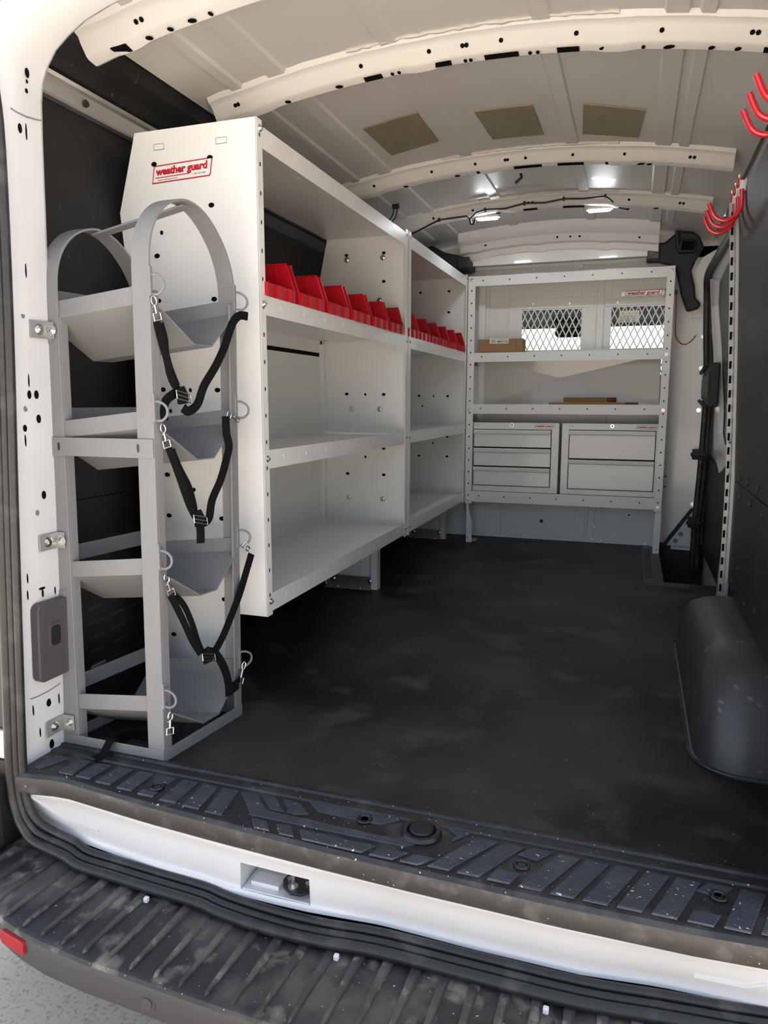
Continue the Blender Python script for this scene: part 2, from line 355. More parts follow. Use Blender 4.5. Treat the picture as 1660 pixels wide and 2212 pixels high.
for i, zc in enumerate((1.38, .95)):
    MB().disc((-.4505, -.365, zc), (1, 0, 0), .013, .006, 12).build('rivet', 'panel', wall_left)
hl = MB()
for iy in range(3):
    for iz in range(5):
        y0 = -.20 + iy * .09; z0 = .105 + iz * .042 + iy * .003
        MB().box(-.451, -.4485, y0, y0 + .06, z0, z0 + .009).build('vent_slot', 'trim' if (iz or iy) else 'grey', wall_left, bevel=.001)
MB().box(-.451, -.4492, -.4, .2, .583, .586).build('panel_seam', 'hole', wall_left)

# ------------------------------------------------------------------ left rear pillar with header (white)
inner = [(-.362, -.06), (-.356, 0), (-.346, .22), (-.337, .48), (-.328, .78), (-.321, 1.02), (-.314, 1.22), (-.307, 1.413), (-.303, 1.49), (-.296, 1.53), (-.280, 1.56), (-.255, 1.590), (-.222, 1.612), (-.175, 1.636), (-.11, 1.655), (-.03, 1.672), (.12, 1.688), (.46, 1.700), (.9, 1.69)]
outer = [(-.372, -.06), (-.364, 0), (-.352, .22), (-.338, .48), (-.324, .78), (-.313, 1.01), (-.303, 1.20), (-.289, 1.42), (-.287, 1.50), (-.281, 1.56), (-.262, 1.588), (-.235, 1.615), (-.200, 1.640), (-.15, 1.665), (-.09, 1.685), (0, 1.700), (.15, 1.712), (.46, 1.72), (.9, 1.71)]
rows = []
for (a, c), (d, e) in zip(inner, outer):
    rows.append([(a - .02, -.395, c + .02 if c > 1.5 else c), (a, -.405, c), (a + .003, -.415, c - (.003 if c > 1.5 else 0)), ((a + d) / 2 + .002, -.47, (c + e) / 2), (d, -.515, e), (d - .012, -.540, e + (.012 if e > 1.5 else 0)), (d - .018, -.543, e + (.018 if e > 1.5 else 0)), (d - .022, -.52, e + (.022 if e > 1.5 else 0))])
trim_1 = struct(MB().grid(rows).build('trim_1', 'body', None, smooth=True, angle=60), 'white painted rear door pillar with punched holes')
X0 = -.333
def px(z): return lerp([(0, -.3515), (.22, -.3425), (.48, -.3325), (.78, -.324), (1.02, -.314), (1.22, -.3065), (1.42, -.296), (1.6, -.29)], z)
H = []  # hole centres from image pixels, moved along camera rays to the pillar face
for y, z, rx, rz in ((-0.459, 1.529, 0.006, 0.01), (-0.458, 1.513, 0.003, 0.004), (-0.458, 1.495, 0.004, 0.005), (-0.483, 1.413, 0.006, 0.01), (-0.463, 1.413, 0.0022, 0.017), (-0.478, 1.129, 0.0022, 0.017), (-0.482, 0.893, 0.0022, 0.015), (-0.482, 0.862, 0.006, 0.01), (-0.461, 0.862, 0.007, 0.01), (-0.457, 0.808, 0.007, 0.01), (-0.498, 0.788, 0.006, 0.008), (-0.498, 0.761, 0.0022, 0.014), (-0.451, 0.633, 0.007, 0.01), (-0.507, 0.447, 0.0022, 0.012), (-0.508, 0.408, 0.0022, 0.012), (-0.429, 0.400, 0.002, 0.01), (-0.466, 0.414, 0.012, 0.003), (-0.466, 0.402, 0.003, 0.01), (-0.459, 0.127, 0.008, 0.01), (-0.429, 0.126, 0.0022, 0.014), (-0.503, 0.125, 0.0022, 0.014), (-0.486, 0.062, 0.0022, 0.012), (-0.454, 0.018, 0.008, 0.012), (-0.412, 0.077, 0.005, 0.006)):
    H.append(((px(z) + .001, y, z), (1, 0, 0), rx, rz))
# move each hole onto the reveal surface
REV = rows
def on_reveal(y, z):
    rows = REV
    for r0, r1 in zip(rows, rows[1:]):
        if r0[1][2] <= z <= r1[1][2] or (r1[1][2] <= z <= r0[1][2]):
            t = (z - r0[1][2]) / (r1[1][2] - r0[1][2]); break
    else: r0 = r1 = rows[0]; t = 0
    pr = [((a[0] + (c[0] - a[0]) * t), (a[1] + (c[1] - a[1]) * t)) for a, c in zip(r0, r1)]
    for (xa, ya), (xc, yc) in zip(pr[1:], pr[2:]):
        if yc <= y <= ya: return xa + (xc - xa) * (y - ya) / (yc - ya)
    return pr[3][0]
holes(trim_1, [((on_reveal(c[1], c[2]) + .0003, c[1], c[2]), (1, .05, 0), max(rx, .0022), rz) for c, n, rx, rz in H], 'punched_hole')
holes(trim_1, [((on_reveal(y, z) - .0002, y, z), (1, .05, 0), .006, .007) for y, z in ((-.491, 1.032), (-.494, .831), (-.472, .594), (-.463, .193))], 'sealed_hole', 'grey')
for zc in (1.452, .165):
    MB().grid([[(on_reveal(y, z) + .0006, y, z + (.012 * math.sin((y + .41) * 20))) for z in (zc, zc + .003)] for y in (-.41, -.43, -.46, -.49, -.51)]).build('panel_joint', 'grey', trim_1)
# charcoal rounded cover on the pillar
t = thing('cover_plate', (-.34, -.47, .3), 'charcoal rounded plastic cover with recessed button on the white pillar', 'cover')
Mx = frame_mat((on_reveal(-.455, .288) + .012, -.455, .288), (.02, 1, 0), (.04, 0, 1))
b = MB().prism(rrect(.098, .190, .016), 'z', -.014, .010).xf(lambda x, y, z: Mx @ Vector((x, y, z))); b.build('plate', 'cover', t, bevel=.003)
b = MB().prism(rrect(.040, .062, .010), 'z', .0102, .0125).xf(lambda x, y, z: Mx @ Vector((x, y + .012, z))); b.build('bezel', 'cover', t, bevel=.001)
b = MB().prism(rrect(.028, .048, .009), 'z', .0126, .0135).xf(lambda x, y, z: Mx @ Vector((x, y + .012, z))); b.build('button', 'dark', t)
# small white corner of body and dark lamp pod outside the seal
MB().box(-.62, -.39, -.546, -.42, .012, .085).build('corner_skin', 'body', trim_1, bevel=.006)
MB().box(-.62, -.385, -.548, -.42, -.06, .010).build('corner_shroud', 'trim', trim_1, bevel=.004)
MB().box(-.62, -.385, -.548, -.42, .087, 1.90).build('corner_shroud', 'trim', trim_1, bevel=.01)

# ------------------------------------------------------------------ bulkhead partition (front wall)
pb = MB(); Y = 2.74
wl = dict(x0=.284, x1=.630, z0=1.0, z1=1.385); wr = dict(x0=.797, x1=1.14, z0=1.0, z1=1.385)
def wallbox(x0, x1, z0, z1, y0=Y, y1=Y + .015): pb.box(x0, x1, y0, y1, z0, z1)
wallbox(-.45, wl['x0'], .0, 1.66); wallbox(wl['x1'], wr['x0'], .0, 1.66); wallbox(wr['x1'], 1.19, .0, 1.66)
wallbox(wl['x0'], wl['x1'], 0, 1.0); wallbox(wl['x0'], wl['x1'], 1.385, 1.66); wallbox(wr['x0'], wr['x1'], 0, 1.0); wallbox(wr['x0'], wr['x1'], 1.385, 1.66)
wallbox(-.46, 1.5, 1.64, 1.85, 2.78, 2.80); wallbox(1.19, 1.52, -.3, 1.7, 2.78, 2.80)
wall_front = struct(pb.build('wall_front', 'part', None, bevel=.002), 'white steel bulkhead partition with mesh windows')
f = MB()
for x0, x1, z0, z1 in ((.200, .212, .03, 1.62), (.704, .716, .03, 1.62), (.749, .756, .03, 1.62), (.184, .19, .0, .23), (.06, .09, .01, 1.6)):
    f.box(x0, x1, Y - .010, Y, z0, z1)
f.build('stile', 'part', wall_front, bevel=.002)
MB().prism([(.21, .03), (.70, .03), (.70, .225), (.21, .225)], 'y', Y - .006, Y).build('access_panel', 'part', wall_front, bevel=.003)
MB().box(.225, .64, Y - .010, Y - .006, .067, .225).build('access_door', 'part', wall_front, bevel=.002)
MB().disc((.441, Y - .010, .117), (0, -1, 0), .011, .003, 14).build('grommet', 'dark', wall_front)
for x0, x1, z0, z1, nm in ((.215, .700, 1.39, 1.452, 'window_rail'), (.215, .700, .98, .998, 'window_rail'), (.76, 1.17, 1.39, 1.43, 'window_rail'), (.76, 1.17, .98, .998, 'window_rail')):
    MB().box(x0, x1, Y - .006, Y, z0, z1).build(nm, 'part', wall_front, bevel=.002)
MB().box(-.10, 1.08, Y - .030, Y - .004, 1.625, 1.645).build('top_rail', 'part', wall_front, bevel=.003)
for x in (.0, .35, .62, .98): bolt(wall_front, (x, Y - .031, 1.618), (0, -1, 0), .006)
for x, z in ((.755, .10), (.745, .02), (.80, .015), (1.05, .01), (.35, 1.42), (.56, 1.415), (.83, 1.41), (.33, 1.395), (.73, 1.10), (.9, 1.145)): bolt(wall_front, (x, Y - .006, z), (0, -1, 0), .0055)
holes(wall_front, [((.95, Y - .001, .18), (0, -1, 0), .005, .005), ((.135, Y - .001, .9), (0, -1, 0), .004, .004), ((.5, Y - .001, .8), (0, -1, 0), .004, .004)])
def mesh_window(w, name):
    b = MB(); P, Hh = .0372, .078; bw = .0034; nx = int((w['x1'] - w['x0']) / P) + 8; hgt = w['z1'] - w['z0']
    k = (P) / Hh
    for s in (1, -1):
        for i in range(-9, nx + 3):
            xa = w['x0'] + i * P; za, zb = w['z0'], w['z1']
            x_a = xa if s == 1 else xa + hgt * k
            x_b = xa + hgt * k if s == 1 else xa
            # clip to window
            def cl(xq, other, zq, zo):
                if xq < w['x0']: t = (w['x0'] - xq) / (other - xq); return w['x0'], zq + (zo - zq) * t
                if xq > w['x1']: t = (xq - w['x1']) / (xq - other); return w['x1'], zq + (zo - zq) * t
                return xq, zq
            if max(x_a, x_b) <= w['x0'] or min(x_a, x_b) >= w['x1']: continue
            p = cl(x_a, x_b, za, zb); q = cl(x_b, x_a, zb, za)
            b.prism([(p[0] - bw, p[1]), (p[0] + bw, p[1]), (q[0] + bw, q[1]), (q[0] - bw, q[1])], 'y', Y + .001 + (.0012 if s == 1 else 0), Y + .003 + (.0012 if s == 1 else 0))
    return b.build(name, 'part', wall_front)
mesh_window(wl, 'diamond_mesh'); mesh_window(wr, 'diamond_mesh')
# right wing of the partition
b = MB(); b.grid([[(1.085, Y - .012, z), (1.19, Y - .03, z), (1.19, Y - .05, z), (1.33, Y - .075, z)] for z in (.0, 1.34)])
b.grid([[(1.085, Y - .012, 1.34), (1.19, Y - .03, 1.34)], [(1.085, Y - .012, 1.56), (1.10, Y - .014, 1.56)]])
b.build('partition_wing', 'part', wall_front)
for z in (1.20, 1.03, .80, .27): bolt(wall_front, (1.29, 2.669, z), (-.1, -1, 0), .010)
for z in (.42, .36): holes(wall_front, [((1.14, Y - .024, z), (0, -1, 0), .006, .004)])
# triangular gusset low on the right
b = MB().prism([(1.16, .03), (1.335, .03), (1.335, .25), (1.30, .25)], 'y', 2.635, 2.645)
g = b.build('gusset', 'body', wall_front, bevel=.002)
MB().prism([(1.13, .02), (1.16, .03), (1.30, .25), (1.28, .25)], 'y', 2.63, 2.65).build('gusset_gasket', 'dark', wall_front)
for x, z in ((1.235, .10), (1.21, .06)): MB().disc((x, 2.634, z), (0, -1, 0), .013, .001, 14).build('plug', 'grey', wall_front)

# nameplate sign on the partition
t = thing('name_plate', (.965, 2.70, 1.47), 'polished red and silver nameplate screwed to the white partition', 'sign')
MB().prism([(.842, 1.437), (1.083, 1.437), (1.088, 1.472), (.846, 1.472)], 'y', 2.722, 2.733).build('plate', 'chrome', t, bevel=.002)
MB().prism([(.866, 1.442), (1.062, 1.442), (1.070, 1.468), (.874, 1.468)], 'y', 2.719, 2.7225).build('red_border', 'redprint', t)
MB().prism([(.869, 1.4445), (1.060, 1.4445), (1.067, 1.4655), (.877, 1.4655)], 'y', 2.7175, 2.7195).build('panel', 'chrome', t)
text_obj('weather guard', .026, 'redprint', frame_mat((.967, 2.7170, 1.455), (1, 0, 0), (0, 0, 1)), t, shear=.2, off=.0008, width=.172)
for x in (.855, 1.076): bolt(t, (x, 2.7215, 1.455), (0, -1, 0), .006)
# label on mesh window
t = thing('warning_label', (.86, 2.735, 1.33), 'pale instruction label with yellow triangles behind the right mesh window', 'label')
MB().box(.84, .95, 2.765, 2.766, 1.30, 1.365).build('sheet', 'paper', t)
for i in range(3): MB().prism([(.842 + i * .036, 1.345), (.866 + i * .036, 1.345), (.854 + i * .036, 1.366)], 'y', 2.763, 2.7645).build('triangle', 'yellow', t)
for i in range(5): MB().box(.848, .93 - .01 * (i % 2), 2.764, 2.7645, 1.306 + i * .007, 1.3085 + i * .007).build('print_line', 'grey', t)

# ------------------------------------------------------------------ cab beyond the partition
cab = thing('van_cab', (.43, 3.4, 0), 'dark front cab seen through the mesh windows', 'cab')
MB().box(-.55, 1.45, 2.80, 4.05, 1.43, 1.47).build('headliner', 'liner', cab)
MB().box(-.55, 1.45, 2.80, 4.9, -.02, .02).build('cab_floor', 'dark', cab)
MB().prism([(3.9, .45), (4.9, .35), (4.9, .86), (4.2, .98), (3.95, .96)], 'x', -.55, 1.45).build('dashboard', 'seat', cab)
MB().prism([(4.0, 1.47), (4.03, 1.40), (4.06, 1.40), (4.06, 1.50)], 'x', -.55, 1.45).build('header_rail', 'liner', cab)
for x0 in (-.60, 1.45): 
    MB().prism([(2.80, .0), (4.9, .0), (4.9, .86), (2.80, .9)], 'x', x0, x0 + .05).build('cab_door', 'body', cab)
    MB().prism([(3.98, 1.50), (4.10, 1.50), (4.95, .80), (4.82, .80)], 'x', x0, x0 + .06).build('screen_pillar', 'liner', cab)
    MB().box(x0, x0 + .05, 2.80, 3.05, .0, 1.5).build('side_pillar', 'liner', cab)
MB().prism([(4.02, 1.46), (4.85, .84), (4.853, .845), (4.023, 1.465)], 'x', -.55, 1.45).build('windscreen', 'glass', cab)
for xc, lab in ((.05, 'dark front seat of the cab beyond the left mesh window'), (.95, 'dark front seat of the cab beyond the right mesh window')):
    st = thing('front_seat', (xc, 3.1, .02), lab, 'seat')
    MB().prism([(xc + p, 1.04 + q) for p, q in rrect(.26, .18, .06)], 'y', 3.05, 3.15).build('headrest', 'seat', st, bevel=.02)
    MB().prism([(xc + p, .70 + q) for p, q in rrect(.46, .56, .08)], 'y', 3.03, 3.17).build('seat_back', 'seat', st, bevel=.03)
    MB().prism([(xc + p, 3.42 + q) for p, q in rrect(.50, .50, .08)], 'z', .34, .46).build('seat_cushion', 'seat', st, bevel=.03)
    MB().box(xc - .2, xc + .2, 3.15, 3.6, .02, .34).build('seat_base', 'dark', st)
t = thing('rear_view_mirror', (.46, 4.0, 1.36), 'dark rear view mirror in the cab beyond the left mesh window', 'mirror')
MB().prism([(.46 + p, 1.36 + q) for p, q in rrect(.22, .07, .03)], 'y', 3.98, 4.01).build('mirror_head', 'dark', t, bevel=.005)
MB().box(.44, .48, 3.99, 4.02, 1.40, 1.44).build('mirror_mount', 'dark', t)
MB().box(.36, .56, 3.6, 3.75, 1.395, 1.43).build('overhead_console', 'seat', cab, bevel=.01)
# trees beyond
def tree(x, y, h, lab):
    t = thing('tree', (x, y, -.62), lab, 'tree', 'trees beyond the windscreen')
    MB().tube([(x, y, -.62), (x + .1, y, h * .4), (x, y, h * .7)], [.25, .18, .08], 8).build('trunk', 'bark', t, smooth=True)
    b = MB(); rnd = random.Random(int(x * 10))
    for k in range(420):
        a = rnd.uniform(0, 6.28); e = rnd.uniform(-1, 1); r = h * .42 * rnd.uniform(.5, 1) ** .5
        c = Vector((x + r * math.cos(a) * math.sqrt(1 - e * e), y + r * math.sin(a) * math.sqrt(1 - e * e), h * .62 + r * .8 * e)); s_ = h * .05
        d1 = Vector((rnd.uniform(-1, 1), rnd.uniform(-1, 1), rnd.uniform(-1, 1))).normalized() * s_; d2 = Vector((rnd.uniform(-1, 1), rnd.uniform(-1, 1), rnd.uniform(-1, 1))).normalized() * s_
        b.quad(c - d1, c + d2, c + d1, c - d2)
    o = b.build('foliage', 'leaf', t); stuff(o)
tree(-8.5, 40, 5.6, 'green leafy tree beyond the windscreen, seen through the left mesh window')
tree(-1.5, 44, 3.2, 'smaller green tree beyond the windscreen, seen through the right mesh window')

# ------------------------------------------------------------------ floor, step well, ground
fl = MB(); fl.prism([(-.46, -.412), (1.42, -.412), (1.42, -.36), (1.42, 1.55), (1.255, 1.57), (1.25, 1.74), (1.03, 1.80), (1.03, 2.76), (-.46, 2.76)], 'z', -.012, 0)
floor = struct(fl.build('floor', 'mat', None, bevel=.002), 'black textured rubber cargo floor mat')
sw = MB()
sw.box(1.03, 1.125, 1.80, 2.72, -.012, .002)
o = sw.build('step_edge_trim', 'sill', floor, bevel=.003)
for i in range(14):
    y = 1.90 + i * .055
    MB().prism([(1.040, y), (1.075, y + .02), (1.075, y + .030), (1.040, y + .010)], 'z', .002, .004).build('tread_bar', 'pad', floor)
MB().prism([(1.03, 1.80), (1.04, 1.765), (1.25, 1.74), (1.255, 1.57), (1.33, 1.55), (1.40, 1.55), (1.40, 1.83), (1.125, 1.83)], 'z', -.010, .0015).build('step_edge_trim', 'sill', floor, bevel=.002)
MB().grid([[(1.125, 1.83, 0), (1.125, 1.83, -.22)], [(1.40, 1.83, 0), (1.40, 1.83, -.22)]]).grid([[(1.125, 1.83, 0), (1.125, 1.83, -.22)], [(1.125, 2.72, 0), (1.125, 2.72, -.22)]]).box(1.12, 1.40, 1.82, 2.75, -.24, -.22).build('step_well', 'mat', floor)
MB().box(1.125, 1.40, 2.70, 2.72, -.22, .03).build('step_riser', 'dark', floor)
gr = struct(MB().quad((-40, -30, -.62), (40, -30, -.62), (40, 60, -.62), (-40, 60, -.62)).build('ground', 'ground'), 'tan concrete ground behind the bumper')
MB().box(-.6, 1.5, -.40, 4.6, -.30, -.245).build('underbody', 'dark', floor)
# sill plate with tread pads
yo = [(-.36, -.566), (-.25, -.548), (0, -.572), (.2, -.584), (.42, -.594), (.6, -.600), (.87, -.604), (1.09, -.600), (1.3, -.585)]
yi = -.412
plate = thing('sill_plate', (.45, -.5, 0), 'black ribbed plastic entry sill plate along the rear of the mat', 'sill plate')
rows = []
for i in range(41):
    x = -.357 + i * (1.30 + .357) / 40; e = lerp(yo, x)
    rows.append([(x, yi, -.002), (x, yi, .004), (x, yi - .006, .0065), (x, yi - .014, .0065), (x, yi - .018, .002), (x, yi - .028, .002), (x, yi - .031, .004), (x, yi - .044, .004), (x, yi - .047, .0), (x, e + .018, -.001), (x, e + .006, -.004), (x, e, -.012)])
MB().grid(rows).build('plate', 'sill', plate, smooth=True, angle=30)
rows = []
for i in range(41):
    x = -.357 + i * (1.30 + .357) / 40; e = lerp(yo, x)
    rows.append([(x, e, -.012), (x, e - .002, -.022), (x, e + .004, -.050), (x, e + .010, -.058), (x, e + .03, -.058)])
MB().grid(rows).build('sill_nose', 'nose', plate, smooth=True, angle=60)
def pad(poly, h=.0030):
    cx = sum(p[0] for p in poly) / len(poly); cy = sum(p[1] for p in poly) / len(poly)
    b = MB(); n = len(poly)
    lo = [(p[0], p[1], -.001) for p in poly]; hi = [(p[0], p[1], h - .001) for p in poly]
    ins = [(p[0] + (cx - p[0]) * .04, p[1] + (cy - p[1]) * .04, h) for p in poly]
    b.grid([lo, hi, ins], close=True); b.f.append(tuple(range(2 * n, 3 * n)))
    return b.build('tread_pad', 'pad', plate)
pads = [[(-.318, -.475), (-.285, -.475), (-.315, -.535), (-.335, -.535)]]
# left group, slanting bars
for tx, bx in ((-.265, -.262), (-.205, -.212), (-.145, -.152), (-.087, -.090), (-.028, -.030), (.030, .030), (.083, .090), (.135, .148)):
    w = .040; e = lerp(yo, bx) + .016
    if abs(tx + .028) < .01:
        pads.append([(tx, -.470), (tx + w, -.470), (tx + w, -.500), (tx, -.500)]); pads.append([(bx, -.535), (bx + w, -.535), (bx + w, e), (bx, e)])
    else: pads.append([(tx, -.470), (tx + w, -.470), (bx + w, e), (bx, e)])
pads += [[(.177, -.470), (.209, -.470), (.262, -.522), (.560, -.530), (.600, -.492), (.632, -.492), (.580, -.547), (.246, -.547)],
         [(.227, -.470), (.262, -.470), (.306, -.514), (.272, -.514)],
         [(.283, -.470), (.317, -.470), (.358, -.505), (.330, -.516), (.318, -.514)],
         [(.338, -.462), (.545, -.462), (.512, -.492), (.371, -.490)],
         [(.253, -.556), (.287, -.556), (.307, -.583), (.273, -.583)], [(.309, -.558), (.344, -.558), (.362, -.585), (.330, -.585)],
         [(.362, -.560), (.526, -.562), (.505, -.589), (.381, -.587)], [(.540, -.563), (.592, -.563), (.568, -.590), (.522, -.590)], [(.605, -.563), (.645, -.563), (.618, -.590), (.583, -.590)],
         [(.640, -.462), (.690, -.462), (.660, -.500), (.665, -.480)]]
for k in range(11):
    bx = .636 + k * .0555; tx = bx + .070 - k * .0035; w = .040
    e = lerp(yo, bx) + .014
    if k in (2, 8):
        pads.append([(tx - .022, -.500), (tx + .0, -.472), (tx + w, -.474), (tx + w - .025, -.508)]); pads.append([(bx, e), (bx + .012, -.555), (bx + w + .014, -.556), (bx + w, e)])
    else: pads.append([(tx, -.472), (tx + w, -.474), (bx + w, e), (bx, e)])
for p in pads: pad(p)
def grommet(x, y, r):
    P = [(x + r * math.cos(a * math.pi / 8), y + r * math.sin(a * math.pi / 8), .003) for a in range(17)]
    MB().tube(P, r * .22, 6, cap=False).build('grommet', 'trim', plate, smooth=True)
    MB().disc((x, y, -.001), (0, 0, 1), r * .62, .004, 16).build('screw_cap', 'trim', plate)
grommet(-.005, -.517, .014); grommet(.474, -.485, .014); grommet(.80, -.530, .013); grommet(1.135, -.505, .013)
grommet(.597, -.492, .034)
MB().disc((.597, -.492, .002), (0, 0, 1), .024, .012, 20).build('anchor_plug', 'dark', plate, bevel=.003)

# ------------------------------------------------------------------ white rear sill (below the plate) with latch recess
edge = [(-.36, -.505), (-.30, -.512), (-.245, -.516), (-.089, -.536), (.018, -.548), (.137, -.552), (.201, -.562), (.309, -.563), (.385, -.561), (.534, -.548), (.722, -.552), (.913, -.550), (1.051, -.532), (1.164, -.528), (1.3, -.52)]
hx0, hx1, hz0, hz1 = .228, .386, -.157, -.098
xs = sorted(set([-.375 + i * .03 for i in range(57)] + [hx0, hx1]))
def sill_y(x, z):
    e = lerp(yo, x) + .020; w = lerp(edge, x); t = min(1, max(0, (-z - .05) / .115))
    base = e + (w - e) * t
    base += .006 * math.sin(min(1, max(0, (-z - .05) / .03)) * math.pi) * -1       # small lip under the plate
    if z < -.150: base -= (-.150 - z) * .45
    return base
zs = [-.050, -.056, -.064, -.072, -.080, hz1, -.112, -.126, -.142, -.150, hz0, -.163, -.169]
b = MB()
for i in range(len(xs) - 1):
    for j in range(len(zs) - 1):
        xa, xb, za, zb = xs[i], xs[i + 1], zs[j], zs[j + 1]
        if xa >= hx0 - 1e-6 and xb <= hx1 + 1e-6 and za <= hz1 + 1e-6 and zb >= hz0 - 1e-6: continue
        b.quad((xa, sill_y(xa, za), za), (xb, sill_y(xb, za), za), (xb, sill_y(xb, zb), zb), (xa, sill_y(xa, zb), zb))
me = b
trim_2 = struct(me.build('trim_2', 'body', None, smooth=True, angle=50), 'white painted rear body sill below the plate')
bmm = bmesh.new(); bmm.from_mesh(trim_2.data); bmesh.ops.remove_doubles(bmm, verts=bmm.verts, dist=.0004); bmesh.ops.recalc_face_normals(bmm, faces=bmm.faces); bmm.to_mesh(trim_2.data); bmm.free()
# pressed recess corners
for x0, x1 in ((-.345, -.16), (1.10, 1.25)):
    P = []
    sgn = 1 if x0 < 0 else -1
    xa, xb = (x0, x1) if sgn == 1 else (x1, x0)
    for t_ in range(12):
        u = t_ / 11; x = xa + (xb - xa) * u; z = -.066 - .060 * min(1, u * 2.2) ** .6
        P.append((x, sill_y(x, z) - .0005, z))
    MB().tube(P, .0035, 6).build('pressed_edge', 'body', trim_2, smooth=True)
y0 = sill_y(.3, -.12)
b = MB()
fr = [(hx0, hz0), (hx1, hz0), (hx1, hz1), (hx0, hz1)]
b.grid([[(x, sill_y(x, z), z) for x, z in fr], [(x, y0 + .075, z - .0) for x, z in fr]], close=True)
b.quad(*[(x, y0 + .075, z) for x, z in fr])
b.build('latch_recess', 'body', trim_2)
MB().prism([(hx0 + .002, y0 + .0), (hx1 - .002, y0 + .0), (hx1 - .002, y0 + .07), (hx0 + .002, y0 + .07)], 'z', hz0, hz0 + .003).box(hx0 + .015, hx0 + .08, y0 + .015, y0 + .05, hz0, hz0 + .012).build('recess_floor', 'body', trim_2, bevel=.003)
t = thing('door_striker', (.345, -.55, -.14), 'steel door striker with black plate in the white sill recess', 'striker')
MB().prism([(.312, y0 + .028), (.322, y0 + .008), (.345, y0 - .006), (.368, y0 - .004), (.382, y0 + .012), (.382, y0 + .06), (.318, y0 + .06)], 'z', -.140, -.134).build('striker_plate', 'trim', t, bevel=.001)
MB().tube([(.344, y0 + .010, -.136), (.344, y0 + .010, -.105), (.344, y0 + .022, -.098), (.344, y0 + .04, -.100)], .0045, 10).build('striker_pin', 'steel', t, smooth=True)
MB().disc((.344, y0 + .010, -.134), (0, 0, 1), .011, .004, 14).build('striker_washer', 'steel', t)
for dx, dy in ((-.016, .030), (.026, .028)): MB().disc((.344 + dx, y0 + dy, -.134), (0, 0, 1), .007, .004, 10).build('screw', 'steel', t)
MB().box(.290, .314, y0 + .035, y0 + .05, -.125, -.100).build('nut_plate', 'steel', t, bevel=.002)

# ------------------------------------------------------------------ rubber door seal
ctr = [((-.262, -.556, 1.66), (1, 0, -1)), ((-.278, -.556, 1.60), (1, 0, -.4)), ((-.288, -.556, 1.52), (1, 0, 0)), ((-.276, -.556, 1.441), (1, 0, 0)), ((-.303, -.556, 1.007), (1, 0, 0)), ((-.327, -.556, .614), (1, 0, 0)), ((-.354, -.556, .13), (1, 0, 0)), ((-.360, -.556, -.031), (1, 0, .1)),
       ((-.350, -.556, -.098), (.9, .1, .5)), ((-.325, -.556, -.135), (.5, .4, .8)), ((-.298, -.553, -.152), (.4, .8, .8)), ((-.225, -.552, -.170), (0, 1, .5))]
ctr[0] = ((-.215, -.556, 1.70), (1, 0, -1.2)); ctr[1] = ((-.275, -.556, 1.645), (1, 0, -.6)); ctr[2] = ((-.300, -.556, 1.56), (1, 0, -.1)); ctr.insert(3, ((-.296, -.556, 1.48), (1, 0, 0))); ctr[4] = ((-.290, -.556, 1.35), (1, 0, 0))
for x, y in ((-.175, -.556), (-.077, -.562), (.026, -.568), (.145, -.574), (.211, -.586), (.324, -.594), (.427, -.592), (.546, -.580), (.728, -.580), (.916, -.578), (1.051, -.563), (1.162, -.552), (1.25, -.54)):
    ctr.append(((x, y - .007, -.177), (0, 1, .35)))
# smooth the path by Catmull-Rom
def crom(P, n=4):
    P = [Vector(p) for p in P]; out = []
    for i in range(len(P) - 1):
        p0, p1, p2, p3 = P[max(i - 1, 0)], P[i], P[i + 1], P[min(i + 2, len(P) - 1)]
        for j in range(n):
            t = j / n; out.append(.5 * ((2 * p1) + (p2 - p0) * t + (2 * p0 - 5 * p1 + 4 * p2 - p3) * t * t + (3 * p1 - p0 - 3 * p2 + p3) * t ** 3))
    out.append(P[-1]); return out
cp = crom([c[0] for c in ctr]); cn = crom([Vector(c[1]).normalized() for c in ctr])
seal = thing('door_seal', (-.35, -.556, -.15), 'black ribbed rubber door seal around the rear opening', 'seal')
for off, r, dz in ((.012, .0095, .004), (-.004, .0085, .001), (-.020, .0115, -.002)):
    MB().tube([p + n * off + Vector((0, dz, 0)) for p, n in zip(cp, cn)], r, 10).build('seal_rib', 'rubber', seal, smooth=True, angle=0)

# ------------------------------------------------------------------ rear bumper step
bo = [(-.62, -.56), (-.5, -.60), (-.40, -.655), (-.33, -.70), (-.27, -.735), (-.217, -.758), (-.16, -.771), (-.10, -.780), (0, -.790), (.17, -.797), (.34, -.803), (.6, -.807), (1.0, -.80), (1.35, -.77)]
bumper = thing('rear_bumper', (.4, -.7, -.3), 'grey plastic rear bumper step with long ribs, dusty and scuffed', 'bumper')
rows = []
for i in range(61):
    x = -.62 + i * (1.35 + .62) / 60; e = lerp(bo, x)
    rows.append([(x, -.50, -.196), (x, -.60, -.199), (x, e + .012, -.200), (x, e + .004, -.203), (x, e, -.210)])
MB().grid(rows).build('step_top', 'bumper', bumper, smooth=True, angle=30)
rows = []
for i in range(61):
    x = -.62 + i * (1.35 + .62) / 60; e = lerp(bo, x); zb = -.285 + (.0 if x > -.1 else (x + .1) * -.10)
    rows.append([(x, e, -.210), (x, e - .003, -.222), (x, e + .004, zb + .01), (x, e + .012, zb), (x, e + .08, zb - .03), (x, -.40, zb - .05)])
MB().grid(rows).build('bumper_face', 'bface', bumper, smooth=True, angle=50)
